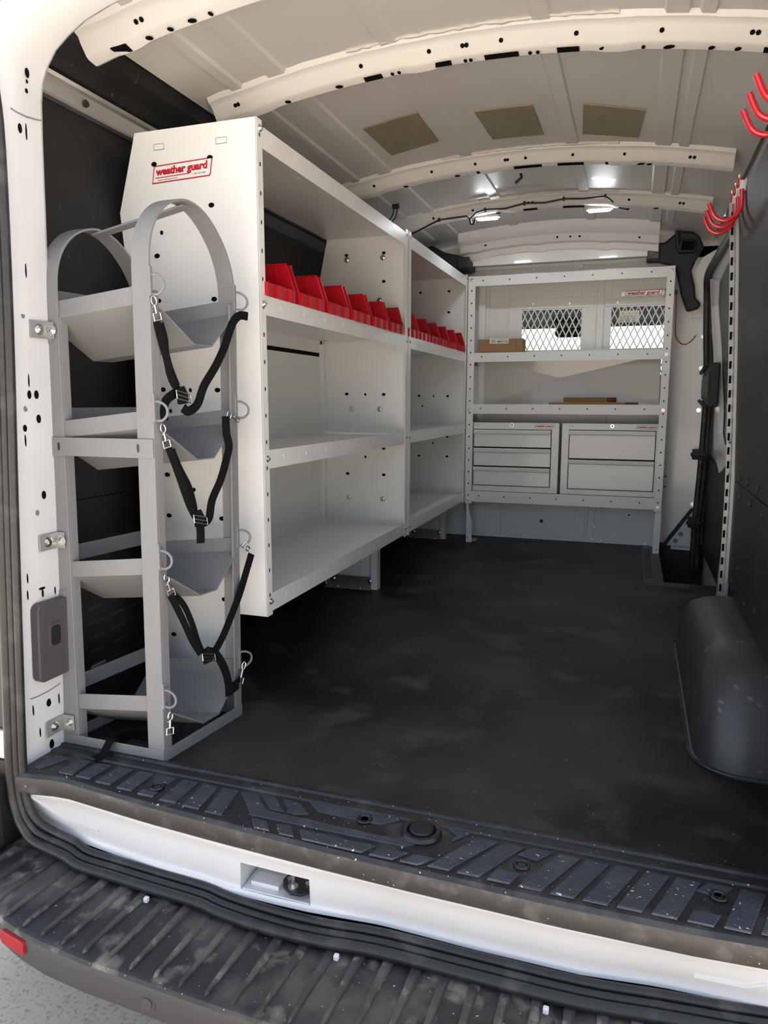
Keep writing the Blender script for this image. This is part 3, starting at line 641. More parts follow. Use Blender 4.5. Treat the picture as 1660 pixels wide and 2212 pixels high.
for k in range(28):
    x = -.217 + k * .0555; 
    if x > 1.30: break
    tipy = lerp(bo, x) + .010
    xi = x + .010
    y1 = -.545
    L = [(x, tipy), (x - .004, tipy + .006), (xi - .013, y1), (xi + .013, y1), (x + .004, tipy + .006)]
    b = MB(); n = len(L)
    lo = [(p[0], p[1], -.201) for p in L]; cx = sum(p[0] for p in L) / n
    hi = [(cx + (p[0] - cx) * .72, p[1] + (.003 if j in (0, 1, 4) else 0), -.1935) for j, p in enumerate(L)]
    b.grid([lo, hi], close=True); b.f.append(tuple(range(n, 2 * n)))
    b.build('step_rib', 'rib', bumper)
for k in range(3):
    x = -.217 - (k + 1) * .055; tipy = lerp(bo, x) + .012
    b = MB().prism([(x - .004, tipy), (x + .004, tipy), (x + .022, -.56), (x - .004, -.56)], 'z', -.201, -.194); b.build('step_rib', 'rib', bumper)
Mx = frame_mat((-.175, lerp(bo, -.175) - .004, -.228), (1, -.20, 0), (0, 0, 1))
MB().prism(rrect(.075, .030, .007), 'z', -.004, .004).xf(lambda x, y, z: Mx @ Vector((x, y, z))).build('reflector', 'refl', bumper, bevel=.002)
MB().disc((.165, lerp(bo, .165) + .001, -.243), (-.05, -1, .1), .0165, .003, 24).build('parking_sensor', 'bface', bumper, bevel=.001)
MB().disc((.165, lerp(bo, .165) - .002, -.243), (-.05, -1, .1), .0115, .003, 24).build('sensor_face', 'bface', bumper, bevel=.001)
MB().box(-.64, -.395, -.60, -.42, -.20, -.03).build('corner_block', 'dark', bumper, bevel=.02)
for x, y in ((.025, -.622), (.467, -.640), (.857, -.634), (1.182, -.606)):
    MB().box(x, x + .010, y, y + .010, -.199, -.188).build('white_clip', 'paper', bumper, bevel=.002)

# ------------------------------------------------------------------ right wall
def xr(z): return lerp([(0, 1.268), (.6, 1.265), (1.0, 1.247), (1.4, 1.225), (1.62, 1.20)], z)
def wall_strip(y0, y1, z0, z1, off=0, th=.006, n=8):
    b = MB(); R = []
    for i in range(n + 1):
        z = z0 + (z1 - z0) * i / n; R.append([(xr(z) + off, y0, z), (xr(z) + off, y1, z), (xr(z) + off + th, y1, z), (xr(z) + off + th, y0, z)])
    k = len(b.v); b.grid(R, close=True); b.f.append((k, k + 1, k + 2, k + 3)); b.f.append(tuple(k + n * 4 + j for j in range(4)))
    return b
wall_right = struct(wall_strip(-.35, .752, .603, 1.448, 0).build('wall_right', 'panel', None, smooth=True, angle=40), 'black composite board lining on the right wall')
wall_strip(-.35, .752, .268, .600, 0).build('lower_board', 'panel', wall_right, smooth=True, angle=40)
MB().box(1.50, 1.54, -.5, 4.4, -.35, 1.75).box(1.22, 1.50, -.53, -.49, -.1, 1.75).build('outer_side_skin', 'body', wall_right)
for y, z in ((.62, .62), (.46, .625), (.40, .575), (.28, .63), (.60, .57), (.20, .57), (.10, .62), (.55, .36), (.38, .30), (.2, .33), (.65, .30), (.05, .48)):
    MB().disc((xr(z) + .0005, y, z), (-1, 0, 0), .010, .004, 12).build('rivet', 'trim', wall_right)
# silver edge channel and slotted strip
t = thing('edge_channel', (1.25, .77, .3), 'silver edge channel with a column of square slots beside the right board', 'rail')
def yface(y, o0, o1, z0, z1, th=.003, n=8):
    b = MB(); R = []
    for i in range(n + 1):
        z = z0 + (z1 - z0) * i / n; R.append([(xr(z) + o0, y, z), (xr(z) + o1, y, z), (xr(z) + o1, y + th, z), (xr(z) + o0, y + th, z)])
    return b.grid(R, close=True)
yface(.753, -.009, .003, .20, 1.45, .03).build('channel', 'grey2', t)
yface(.750, -.003, -.001, .20, 1.45, .004).build('channel_lip', 'grey2', t)
yface(.790, -.022, -.008, .20, 1.45).build('slotted_strip', 'grey2', t)
z = .23
while z < 1.42:
    MB().box(xr(z) - .020, xr(z) - .013, .7885, .791, z, z + .024).build('slot', 'hole', t); z += .045
for z in (.72, .62): bolt(t, (xr(z) - .010, .772, z), (-1, 0, 0), .006)
# white lower pillar
b = MB(); b.grid([[(1.275, .83, z), (1.278 + dx, y1, z), (1.33, y1 + .05, z)] for z, dx, y1 in ((.0, 0, 1.16), (.24, 0, 1.13), (.30, 0, 1.08), (.40, 0, .96), (.50, 0, .87), (.56, 0, .845))])
struct(b.build('trim_3', 'body', None, smooth=True, angle=50), 'white painted lower pillar behind the wheel arch')
bolt(bpy.data.objects['trim_3'], (1.272, .93, .215), (-1, 0, 0), .004, 'screw')
# cant rail and upper right structure
cr = MB(); cr.prism([(1.265, 1.50), (1.335, 1.58), (1.345, 1.70), (1.315, 1.735), (1.38, 1.78), (1.42, 1.76), (1.42, 1.50)], 'y', -.45, 1.0)
trim_4 = struct(cr.build('trim_4', 'bow', None, bevel=.006), 'pale painted roof side rail on the right')
MB().prism([(1.365, 1.565), (1.362, 1.66), (1.325, 1.735), (1.38, 1.80), (1.42, 1.60)], 'y', 1.0, 2.76).build('side_rail', 'roof', trim_4, bevel=.008)
MB().prism([(1.318, 1.50), (1.318, 1.555), (1.328, 1.575), (1.42, 1.60), (1.42, 1.50)], 'y', .75, 2.6).build('door_track', 'bow', trim_4, bevel=.004)
MB().tube([(1.295, -.2, 1.56), (1.295, .3, 1.56), (1.295, .95, 1.56)], .008, 8).build('pressed_bead', 'bow', trim_4, smooth=True)
MB().disc((1.362, 1.12, 1.65), (-1, 0, 0), .045, .006, 16, .04).build('access_hole', 'hole', trim_4)
# sliding door inner face
def xd(z): return lerp([(-.25, 1.335), (.8, 1.335), (1.1, 1.31), (1.45, 1.265), (1.6, 1.25)], z)
def dstrip(poly, off, m, nm, par, th=.01):
    """board following the door's tumblehome: cut into level bands, then curved"""
    me = MB().prism([(y, z) for y, z in poly], 'x', 0, th).mesh(nm, m)
    bm = bmesh.new(); bm.from_mesh(me)
    for zc in (-.1, .3, .8, 1.1, 1.45):
        bmesh.ops.bisect_plane(bm, geom=bm.verts[:] + bm.edges[:] + bm.faces[:], plane_co=(0, 0, zc), plane_no=(0, 0, 1))
    for v in bm.verts: v.co.x += xd(v.co.z) + off
    bm.to_mesh(me); bm.free()
    o = bpy.data.objects.new(nm, me); COL.objects.link(o)
    return attach(o, par)
door = struct(dstrip([(.86, -.24), (2.66, -.24), (2.66, .3), (2.66, .8), (2.66, 1.1), (2.66, 1.45), (2.60, 1.56), (.86, 1.56), (.86, 1.1), (.86, .8)], .03, 'body', 'door_1', None), 'white sliding side door, closed, with black lining boards')
dstrip([(.86, .02), (2.54, .02), (2.62, .10), (2.60, .50), (2.54, .56), (2.3, .54), (1.95, .56), (1.75, .60), (1.55, .68), (1.40, .72), (.86, .72)], .012, 'panel', 'lower_lining', door)
dstrip([(.86, .82), (1.75, .82), (1.95, .86), (1.98, 1.1), (1.98, 1.30), (1.85, 1.38), (1.4, 1.41), (.86, 1.41)], .010, 'trim', 'window_blank', door)
dstrip([(1.55, .60), (1.72, .66), (1.90, .64), (2.05, .70), (2.10, .95), (2.12, 1.30), (2.0, 1.40), (2.22, 1.44), (2.30, 1.2), (2.30, .72), (2.20, .60), (1.9, .52)], .002, 'body', 'door_frame_pressing', door, .02)
# seal tube round the door opening
sp = [(1.305, 2.60, -.10), (1.305, 2.60, .2), (1.315, 2.60, .5), (1.318, 2.60, .9), (1.300, 2.60, 1.2), (1.288, 2.58, 1.40), (1.278, 2.50, 1.475), (1.275, 2.30, 1.50), (1.278, 1.9, 1.50), (1.280, 1.3, 1.50), (1.280, .9, 1.50)]
t = thing('sliding_door_seal', (1.3, 2.6, 0), 'black rubber seal and tube round the sliding door opening', 'seal')
sp2 = crom(sp, 4)
MB().tube(sp2, .018, 10).build('seal_tube', 'rubber', t, smooth=True)
MB().tube([p + Vector((.02, -.022, 0)) for p in sp2], .011, 8).build('seal_lip', 'rubber', t, smooth=True)
for z in (.56, .18):
    MB().box(1.265, 1.325, 2.55, 2.60, z - .028, z + .028).box(1.255, 1.335, 2.54, 2.56, z - .010, z + .010).build('clamp', 'dark', t, bevel=.004)
t = thing('door_handle_housing', (1.31, 2.35, .93), 'black plastic sliding door handle housing beside the window blank', 'handle')
MB().prism([(2.02, .82), (2.50, .86), (2.50, .99), (2.02, 1.03)], 'x', 1.285, 1.325).build('housing', 'dark', t, bevel=.008)
MB().prism([(2.06, .865), (2.45, .885), (2.45, .965), (2.06, .985)], 'x', 1.279, 1.286).build('handle_panel', 'trim', t, bevel=.006)
MB().tube([(1.282, 2.56, .850), (1.282, 2.45, .845), (1.286, 2.30, .825)], .010, 8).build('lower_arm', 'dark', t, smooth=True)
MB().tube([(1.282, 2.56, 1.00), (1.282, 2.45, 1.01), (1.286, 2.30, 1.035)], .010, 8).build('upper_arm', 'dark', t, smooth=True)

# black ducts beside the bulkhead header
t = thing('air_duct', (1.15, 2.6, 1.5), 'black moulded plastic duct in the upper right corner by the partition', 'duct')
b = MB(); b.prism([(.972, 1.60), (1.03, 1.60), (1.10, 1.58), (1.125, 1.56), (1.16, 1.42), (1.195, 1.33), (1.255, 1.345), (1.262, 1.37), (1.235, 1.40), (1.225, 1.47), (1.205, 1.54), (1.225, 1.60), (1.262, 1.66), (1.235, 1.72), (1.20, 1.745), (1.13, 1.755), (1.06, 1.70), (.975, 1.70)], 'y', 2.60, 2.66)
b.build('duct_body', 'dark', t, bevel=.012)
MB().box(.975, 1.035, 2.575, 2.602, 1.615, 1.695).build('foam_block', 'brown', t, bevel=.004)
MB().prism([(1.125, 1.635), (1.215, 1.630), (1.222, 1.695), (1.140, 1.705)], 'y', 2.56, 2.60).build('duct_outlet', 'dark', t, bevel=.008)
MB().prism([(1.140, 1.645), (1.205, 1.642), (1.210, 1.685), (1.148, 1.692)], 'y', 2.556, 2.561).build('outlet_opening', 'hole', t)
MB().tube([(1.13, 2.585, 1.66), (1.12, 2.585, 1.75)], .012, 8).build('hose', 'dark', t, smooth=True)
t = thing('air_duct', (-.05, 2.6, 1.68), 'black moulded plastic duct in the upper left corner behind the shelves', 'duct')
MB().prism([(-.34, 1.60), (.010, 1.60), (.015, 1.655), (-.03, 1.668), (-.12, 1.69), (-.20, 1.735), (-.26, 1.715), (-.34, 1.69)], 'y', 2.44, 2.66).build('duct_body', 'dark', t, bevel=.012)
MB().box(-.04, .025, 2.42, 2.45, 1.60, 1.655).build('duct_flange', 'dark', t, bevel=.004)
b = MB().prism([(1.225, 1.30), (1.335, 1.30), (1.335, 1.66), (1.262, 1.62), (1.205, 1.54), (1.200, 1.49), (1.225, 1.45), (1.235, 1.38)], 'y', 2.645, 2.665)
b.build('pillar_pressing', 'part', wall_front, bevel=.004)

# ------------------------------------------------------------------ wheel arch cover
wa = thing('wheel_arch_cover', (1.2, .45, 0), 'large black scuffed plastic wheel arch cover on the right', 'wheel arch')
# body built from a rounded plan outline swept up with a rounded top
rows = []
def outline(inset, z, ya=None, yb=None):
    """plan outline: inner side with rounded rear and front corners"""
    x0 = 1.130 + inset; y0 = -.055 if ya is None else ya; y1 = .99 if yb is None else yb; r = .11; P = [(1.42, y0, z)]
    for k in range(9):
        a = math.radians(90 * k / 8); P.append((x0 + r * 1.0 - r * math.sin(a), y0 + r - r * math.cos(a), z))
    for k in range(9):
        a = math.radians(90 * k / 8); P.append((x0 + r - r * math.cos(a), y1 - r + r * math.sin(a), z))
    P.append((1.42, y1, z)); return P
for inset, z, ya, yb in ((-.006, 0, -.060, .995), (-.006, .004, -.060, .995), (0, .006, -.053, .985), (.003, .08, -.035, .96), (.006, .14, -.008, .90), (.012, .18, .018, .84), (.020, .21, .050, .78), (.032, .235, .088, .71), (.050, .251, .125, .65), (.072, .259, .160, .60), (.095, .262, .195, .56)):
    rows.append(outline(inset, z, ya, yb))
b = MB().grid(rows); b.f.append(tuple(range(len(b.v) - len(rows[-1]), len(b.v))))
o = b.build('arch_body', 'wheel', wa, smooth=True, angle=50)
MB().box(1.300, 1.36, .30, .46, .258, .2632).build('top_recess', 'trim', wa, bevel=.004)
P = [(p[0] - .002, p[1] - .001, .004) for p in outline(-.008, 0)[:-1]]
MB().tube(P, .004, 6).build('base_flange', 'rubber', wa, smooth=True)

# ------------------------------------------------------------------ red ladder hooks
def hooks(y, dy, lab):
    x, z = 1.127, 1.411
    t = thing('hook_rack', (1.215, y + dy, 1.45), lab, 'hook rack')
    for k in range(3):
        yy = y + k * dy
        P = [(x + .077, yy, z + .066), (x + .085, yy, z + .032), (x + .087, yy, z - .006), (x + .080, yy, z - .028), (x + .062, yy, z - .044), (x + .040, yy, z - .047), (x + .018, yy, z - .034), (x + .001, yy, z + .002)]
        MB().tube(crom(P, 4), .0062, 10).build('hook', 'redhook', t, smooth=True)
        MB().tube([(x + .077, yy, z + .064), (x + .076, yy, z + .074)], .0035, 8).build('hook_tip', 'steel', t)
        MB().box(x + .078, x + .094, yy - .008, yy + .008, z + .034, z + .058).build('hook_clamp', 'steel', t, bevel=.001)
    MB().box(x + .090, x + .0965, y - .02, y + 2 * dy + .02, z + .026, z + .060).build('back_plate', 'grey2', t, bevel=.002)
    return t
hooks(-.267, .0835, 'red coated three prong hook rack at the near right, cut by the frame edge')
hooks(.62, .0845, 'red coated three prong hook rack at the far top corner of the right wall board')

# ------------------------------------------------------------------ shelving units
def lip_shelf(parent, y0, y1, ztop, depth, lip=.052, x0=0.0, holes_n=8, deck=True):
    b = MB()
    b.box(-depth, x0, y0, y1, ztop - .014, ztop - .012)                          # deck below the lip top
    b.box(x0 - .002, x0 + .001, y0, y1, ztop - lip, ztop)                       # front lip
    b.box(-depth, -depth + .002, y0, y1, ztop - .012, ztop + .025)
    o = b.build('shelf', 'shelf', parent)
    n = holes_n
    holes(o, [((x0 + .001, y0 + (y1 - y0) * (i + .6) / (n + .2), ztop - lip * .45), (1, 0, 0), .004, .006) for i in range(n)], 'lip_hole', 'part')
    return o
def side_unit(name, y0, y1, lab, near):
    D = .405; zt, zb = 1.5675, .2445
    t = thing('shelving_unit', (-.2, (y0 + y1) / 2, 0), lab, 'shelving unit')
    prof = [(-D, 0.0), (-.135, 0.0), (-.135, .20), (-.115, zb), (0, zb), (0, zt), (-.37, zt), (-.43, 1.365), (-D, 1.10)]
    prof_in = [(-D, zb), (0, zb), (0, zt), (-.37, zt), (-.415, 1.365), (-D, 1.10)]
    for yy, p, rear in ((y0, prof if near else prof_in, 0), (y1 - .002, prof_in, 1)):
        MB().prism(p, 'y', yy, yy + .002).build('side_panel', 'shelf', t)
    # front posts (flanges) at both ends
    for a, c in ((y0, y0 + .030), (y1 - .030, y1)):
        o = MB().box(-.001, .0022, a, c, zb, zt).build('post', 'shelf', t)
        holes(o, [((.0022, (a + c) / 2, zb + .06 + i * .072), (1, 0, 0), .0032, .006) for i in range(18)], 'post_hole', 'trim' if near and a == y0 else 'part')
        for zz_ in (1.545, 1.105, .690, .285): bolt(o, (.0022, (a + c) / 2 + .003, zz_), (1, 0, 0), .0075)
        MB().box(-D, -D + .022, a, c, zb, 1.10).build('rear_post', 'shelf', t)
    for ztp in (1.129, .714, .306): lip_shelf(t, y0 + .028, y1 - .028, ztp, D)
    b = MB(); b.box(-.37, 0, y0 + .002, y1 - .002, 1.552, 1.554).box(-.0015, .0015, y0 + .028, y1 - .028, 1.500, 1.554)
    o = b.build('top_panel', 'shelf', t)
    holes(o, [((.0015, y0 + .08 + i * (y1 - y0 - .12) / 8, 1.53), (1, 0, 0), .004, .006) for i in range(9)], 'lip_hole', 'part')
    b = MB(); b.prism([(-.37, 1.554), (-.368, 1.554), (-.413, 1.365), (-.415, 1.365)], 'y', y0, y0 + .001)
    # slanted underside hole rows on the top
    hh = []
    for i in range(7):
        for xx in (-.10, -.26): hh.append(((xx, y0 + .12 + i * .17, 1.5515), (0, 0, -1), .007, .0018))
    holes(t, hh, 'underside_slot', 'paper')
    # back panels of the two lower bays, the upper one stops short
    MB().box(-D, -D + .0015, y0 + .02, y1 - .02, zb, .70).build('back_panel', 'shelf', t)
    MB().box(-D, -D + .0015, y0 + .02, y1 - .02, .70, 1.045).build('back_panel', 'shelf', t)
    MB().box(-D, -D + .0015, y0 + .02, y1 - .02, 1.062, 1.117).build('back_strip', 'shelf', t)
    # legs
    return t
u1 = side_unit('near', 0.0, 1.326, 'long white steel shelving unit nearest the door, tall end panel with red label', True)
u2 = side_unit('far', 1.345, 2.50, 'second white steel shelving unit beyond the first, reaching the drawer unit', False)
# hole groups on end panels
def panel_holes(parent, y, ny, dx=0, near=True, mm='hole'):
    L = []
    for x, z in ((-.311, 1.482), (-.137, 1.482), (-.137, 1.363), (-.314, 1.244), (-.139, 1.243), (-.316, 1.124), (-.138, 1.121), (-.314, .880), (-.137, .878), (-.312, .638), (-.137, .638), (-.312, .519), (-.136, .519), (-.314, .160), (-.137, .283)):
        if not near and (z < .25 or z in (1.124, 1.121)): continue
        L.append(((x + dx, y, z), (0, ny, 0), .009, .0065))
    for x, z in ((-.296, 1.304), (-.224, .878), (-.292, .820), (-.224, .598)): L.append(((x + dx, y, z), (0, ny, 0), .005, .006))
    return holes(parent, L, 'panel_hole', mm)
panel_holes(u1, -.0002, -1)
panel_holes(u1, 1.3238, -1, .03, False); panel_holes(u2, 2.4978, -1, .03, False)
for x, z in ((-.279, 1.463), (-.112, 1.463), (-.127, 1.284), (-.260, .812), (-.125, .813), (-.276, .409), (-.111, .408)): bolt(u1, (x, 1.3236, z), (0, -1, 0), .010)
for x0, z0 in ((-.294, 1.524), (-.102, 1.520)):
    b = MB(); w, h = .032, .015
    for a, c, d, e in ((x0 - w / 2, x0 + w / 2, z0 + h / 2, z0 + h / 2 + .0012), (x0 - w / 2, x0 + w / 2, z0 - h / 2, z0 - h / 2 + .0016), (x0 - w / 2, x0 - w / 2 + .001, z0 - h / 2, z0 + h / 2), (x0 + w / 2, x0 + w / 2 + .001, z0 - h / 2, z0 + h / 2)): b.box(a, c, -.0006, 0, d, e)
    b.build('knockout_outline', 'grey', u1)
# logo sticker on the end panel
def sticker(parent, c, xd_, yd_, w, h, border, tm, small=True, nm='label_sticker', base='paper'):
    Mf = frame_mat(c, xd_, yd_); sl = h * .18
    def par(w_, h_, z0, z1, m, name):
        s_ = sl * h_ / h
        poly = [(-w_ / 2 - s_ / 2, -h_ / 2), (w_ / 2 - s_ / 2 - h_ * .08, -h_ / 2), (w_ / 2 - s_ / 2, -h_ / 2 + h_ * .1), (w_ / 2 + s_ / 2, h_ / 2), (-w_ / 2 + s_ / 2 + h_ * .1, h_ / 2), (-w_ / 2 + s_ / 2, h_ / 2 - h_ * .1)]
        return MB().prism(poly, 'z', z0, z1).xf(lambda x, y, z: Mf @ Vector((x, y, z))).build(name, m, parent)
    root = par(w, h, 0, .0005, border, nm)
    def sub(w_, h_, z0, z1, m, name):
        o = par(w_, h_, z0, z1, m, name)
        o.parent = root; return o
    k = h * .07
    sub(w - 2 * k, h - 2 * k, .0004, .0009, base, 'sticker_face')
    T = text_obj('weather guard', h * .56, tm, Mf @ Matrix.Translation((0, h * .12 if small else .0, .0011)), None, shear=.12, off=h * .028, width=w * .88, ext=.0002)
    T.parent = root
    if small:
        m2 = MB().prism([(-w * .46, -h * .22), (w * .12, -h * .22), (w * .14, -h * .17), (-w * .455, -h * .17)], 'z', .0009, .0012).xf(lambda x, y, z: Mf @ Vector((x, y, z))).build('underline', tm); m2.parent = root
        T = text_obj('www.weatherguard.com', h * .12, 'ink', Mf @ Matrix.Translation((-w * .25, -h * .33, .0011)), None, name='small_lettering', width=w * .34, ext=.0002); T.parent = root
        T = text_obj('1-800-456-7883', h * .12, 'ink', Mf @ Matrix.Translation((w * .29, -h * .26, .0011)), None, name='small_lettering', width=w * .22, ext=.0002); T.parent = root
    return root
sticker(u1, (-.224, -.0003, 1.457), (1, 0, .03), (-.03, 0, 1), .184, .046, 'redprint', 'redprint')
# legs with clear/steel foot brackets
for (pu, y, x1) in ((u1, 1.28, -.112), (u2, 2.58, -.125)):
    MB().box(-.38, x1, y, y + .002, .0, .25).box(x1 - .002, x1, y - .028, y + .012, .0, .25).box(x1 - .03, x1, y - .0285, y - .0265, .0, .25).build('leg', 'shelf', pu)
    MB().box(-.36, x1 - .03, y - .02, y - .018, .002, .055).box(-.36, x1 - .03, y - .06, y - .018, .002, .004).build('foot_bracket', 'alu', pu)
    for x in (-.16 + (x1 + .12), -.33): bolt(pu, (x, y - .0205, .035), (0, -1, 0), .009)
    bolt(pu, (-.19, y - .04, .004), (0, 0, 1), .008); bolt(pu, (-.30, y - .04, .004), (0, 0, 1), .008)

# cross unit at the bulkhead
cu = thing('shelving_unit', (.56, 2.6, 0), 'white steel shelving unit standing across the bulkhead above the drawers', 'shelving unit')
Yf = 2.513
for x0, x1 in ((.004, .046), (1.080, 1.120)):
    o = MB().box(x0, x1, Yf - .002, Yf, .238, 1.560).build('post', 'shelf', cu)
    MB().box(x0 if x0 < .5 else x1 - .002, (x0 + .002) if x0 < .5 else x1, Yf, Yf + .19, .238, 1.560).build('side_panel', 'shelf', cu)
    holes(o, [(((x0 + x1) / 2, Yf - .002, .29 + i * .070), (0, -1, 0), .0042, .0055) for i in range(18)], 'post_hole', 'trim')
    for z in (1.54, 1.10, .80, .262): bolt(o, ((x0 + x1) / 2, Yf - .002, z), (0, -1, 0), .008)
for x0, x1, sx in ((.0165, .052, 1), (1.088, 1.120, -1)):
    p = [(x0, 0), (x0 + .034, 0), (x0 + .034, .13), (x0 + .012, .20), (x0 + .012, .24), (x0, .24)] if sx == 1 else [(x1, 0), (x1 - .034, 0), (x1 - .034, .13), (x1 - .030, .235), (x1, .235)]
    MB().prism(p, 'y', Yf - .001, Yf + .001).box(x0 if sx == 1 else x1 - .002, x0 + .002 if sx == 1 else x1, Yf, Yf + .15, 0, .24).build('leg', 'shelf', cu)
    xb = x0 + .034 if sx == 1 else x0 - .02
    MB().box(x0, x0 + .05 if sx == 1 else x0 + .03, Yf + .03, Yf + .12, .001, .004).box(x0 + .002, x0 + .005, Yf + .03, Yf + .12, .0, .055).build('foot_bracket', 'alu', cu)
    bolt(cu, (x0 + .03 if sx == 1 else x0, Yf + .05, .004), (0, 0, 1), .008); holes(cu, [((x0 + .010 if sx == 1 else x1 - .012, Yf - .001, .025), (0, -1, 0), .003, .004)])
for z0, z1, back in ((1.504, 1.558, 0), (1.075, 1.127, 1), (.775, .830, 1), (.250, .316, 1)):
    b = MB().box(.046, 1.080, Yf - .0015, Yf + .0005, z0, z1).box(.006, 1.118, Yf, Yf + .20, z1 - .016 if back else z1 - .002, z1 - .014 if back else z1)
    if back: b.box(.006, 1.118, Yf + .198, Yf + .20, z1 - .016, z1 + .022)
    o = b.build('shelf', 'shelf', cu)
    holes(o, [((.09 + i * .152, Yf - .0015, (z0 + z1) / 2 + .003), (0, -1, 0), .0042, .0045) for i in range(7)], 'lip_hole', 'trim')
# dented shiny back panel of the middle bay
bx0, bx1, bz0, bz1, by = .05, 1.08, .815, 1.112, Yf + .185
b = MB(); c = (.52, by + .020, .985)
P4 = [(bx0, by, bz0), (bx1, by, bz0), (bx1, by, bz1), (bx0, by, bz1)]
for i in range(4): b.quad(P4[i], P4[(i + 1) % 4], c)
m_b = mat('glossy_white_back_panel', (.62, .60, .56), .18, coat=.4, bump=(5, .3))
b.build('back_panel', m_b, cu)
MB().box(.03, .034, Yf + .02, Yf + .19, .83, 1.06).box(.03, .07, Yf + .185, Yf + .19, .32, 1.55).build('rear_flange', 'shelf', cu)

# drawer cabinets
def drawer_cab(x0, x1, fx0, fx1, splits, lab, red):
    t = thing('drawer_cabinet', ((x0 + x1) / 2, 2.6, .32), lab, 'drawer cabinet')
    zb, zt = .318, .724; yf = Yf + .004
    b = MB()
    b.box(x0, x1, yf + .012, yf + .165, zb, zt)
    b.box(x0, fx0, yf, yf + .012, zb, zt).box(fx1, x1, yf, yf + .012, zb, zt).box(fx0, fx1, yf, yf + .012, splits[-1] - .0 - (splits[-1] - zb), splits[-1]).box(fx0, fx1, yf, yf + .012, splits[0], zt)
    b.build('cabinet_body', 'shelf', t, bevel=.0015)
    MB().box(fx0, fx1, yf + .009, yf + .0125, splits[-1], splits[0]).build('gap_shadow_panel', 'hole', t)
    for i in range(len(splits) - 1):
        a, c = splits[i + 1] + .004, splits[i] - .004
        o = MB().box(fx0 + .004, fx1 - .004, yf - .004, yf + .008, a, c - .024).build('drawer', 'shelf', t, bevel=.0015)
        MB().prism([(yf - .002, c - .027), (yf - .010, c - .022), (yf - .012, c - .004), (yf - .004, c), (yf + .008, c), (yf + .008, c - .027)], 'x', fx0 + .002, fx1 - .004).build('drawer_pull', 'shelf', o, bevel=.001)
    return t
d1 = drawer_cab(.050, .548, .051, .507, (.686, .578, .466, .350), 'white three drawer steel cabinet on the bulkhead unit bottom shelf', 'redpale')
d2 = drawer_cab(.564, 1.080, .604, 1.072, (.688, .522, .348), 'white two drawer steel cabinet right of the three drawer one', 'redpale')
for t, lx, kx, tm, by_ in ((d1, .462, .278, 'redprint', 0), (d2, 1.020, .838, 'redprint', 0)):
    MB().disc((kx, Yf + .004, .7105), (0, -1, 0), .011, .004, 18).build('lock', 'steel', t)
    MB().disc((kx, Yf + .0, .7105), (0, -1, 0), .005, .001, 12).build('keyway', 'ink', t)
    sticker(t, (lx, Yf + .0036, .7065), (1, 0, 0), (0, 0, 1), .112, .022, 'redpale', 'redprint', small=False, base='paper')
text_obj('PUSH', .010, 'ink', frame_mat((.075, Yf + .0036, .7090), (1, 0, 0), (0, 0, 1)), d1, width=.022)
text_obj('PUSH', .008, 'grey', frame_mat((.622, Yf + .0036, .7080), (1, 0, 0), (0, 0, 1)), d2, width=.022)

# cardboard
t = thing('cardboard_box', (.17, 2.58, 1.113), 'brown cardboard box with a white barcode label on the top shelf', 'box')
MB().box(.062, .322, Yf + .030, Yf + .150, 1.1135, 1.207).build('carton', 'card', t, bevel=.002)
MB().box(.284, .287, Yf + .0292, Yf + .0302, 1.1145, 1.206).build('flap_edge', 'card2', t)
MB().box(.130, .240, Yf + .0288, Yf + .0300, 1.180, 1.209).build('label', 'paper', t)
text_obj('9892-7-01', .018, 'ink', frame_mat((.204, Yf + .0286, 1.190), (1, 0, 0), (0, 0, 1)), t, width=.062, off=.0004)
text_obj('CUSTOM DRAWER KIT', .006, 'ink', frame_mat((.204, Yf + .0286, 1.203), (1, 0, 0), (0, 0, 1)), t, width=.055)
b = MB()
for i, w in enumerate((1, 2, 1, 1, 3, 1, 2, 1, 1, 2)): b.box(.138 + i * .0028, .138 + i * .0028 + w * .0007, Yf + .0284, Yf + .0288, 1.184, 1.204)
b.build('barcode', 'ink', t)
for (poly, z0, z1, lab) in (([(.48, 2.56), (.90, 2.55), (.97, 2.66), (.50, 2.67)], .8165, .8430, 'flat brown cardboard sheet lying lowest on the middle shelf'),
                            ([(.56, 2.57), (.80, 2.555), (.85, 2.65), (.58, 2.655)], .8435, .8700, 'folded brown cardboard piece lying on top of the flat sheet'),
                            ([(.15, 2.555), (.45, 2.555), (.45, 2.66), (.16, 2.66)], .8160, .8265, 'thin pale cardboard sheet at the left of the middle shelf')):
    tag(MB().prism(poly, 'z', z0, z1).build('cardboard_sheet', 'card2' if 'folded' in lab else 'card', None, bevel=.001), lab, 'cardboard')
# loose wires right of the unit
t = thing('wire_coil', (1.18, 2.55, 1.15), 'thin loose red and black wires hanging right of the bulkhead unit', 'wire')
MB().tube(crom([(1.132, 2.52, 1.42), (1.136, 2.52, 1.33), (1.138, 2.52, 1.24), (1.145, 2.52, 1.19), (1.175, 2.52, 1.155), (1.215, 2.52, 1.16), (1.245, 2.52, 1.20)], 5), .002, 6).build('red_wire', 'wire_red', t, smooth=True)
MB().tube(crom([(1.130, 2.518, 1.42), (1.132, 2.518, 1.30), (1.138, 2.518, 1.20), (1.155, 2.518, 1.165), (1.19, 2.518, 1.148), (1.225, 2.518, 1.175), (1.238, 2.518, 1.195)], 5), .002, 6).build('black_wire', 'wire_red', t, smooth=True)
MB().tube([(1.131, 2.52, 1.435), (1.131, 2.52, 1.41)], .006, 8).build('wire_tie', 'dark', t)

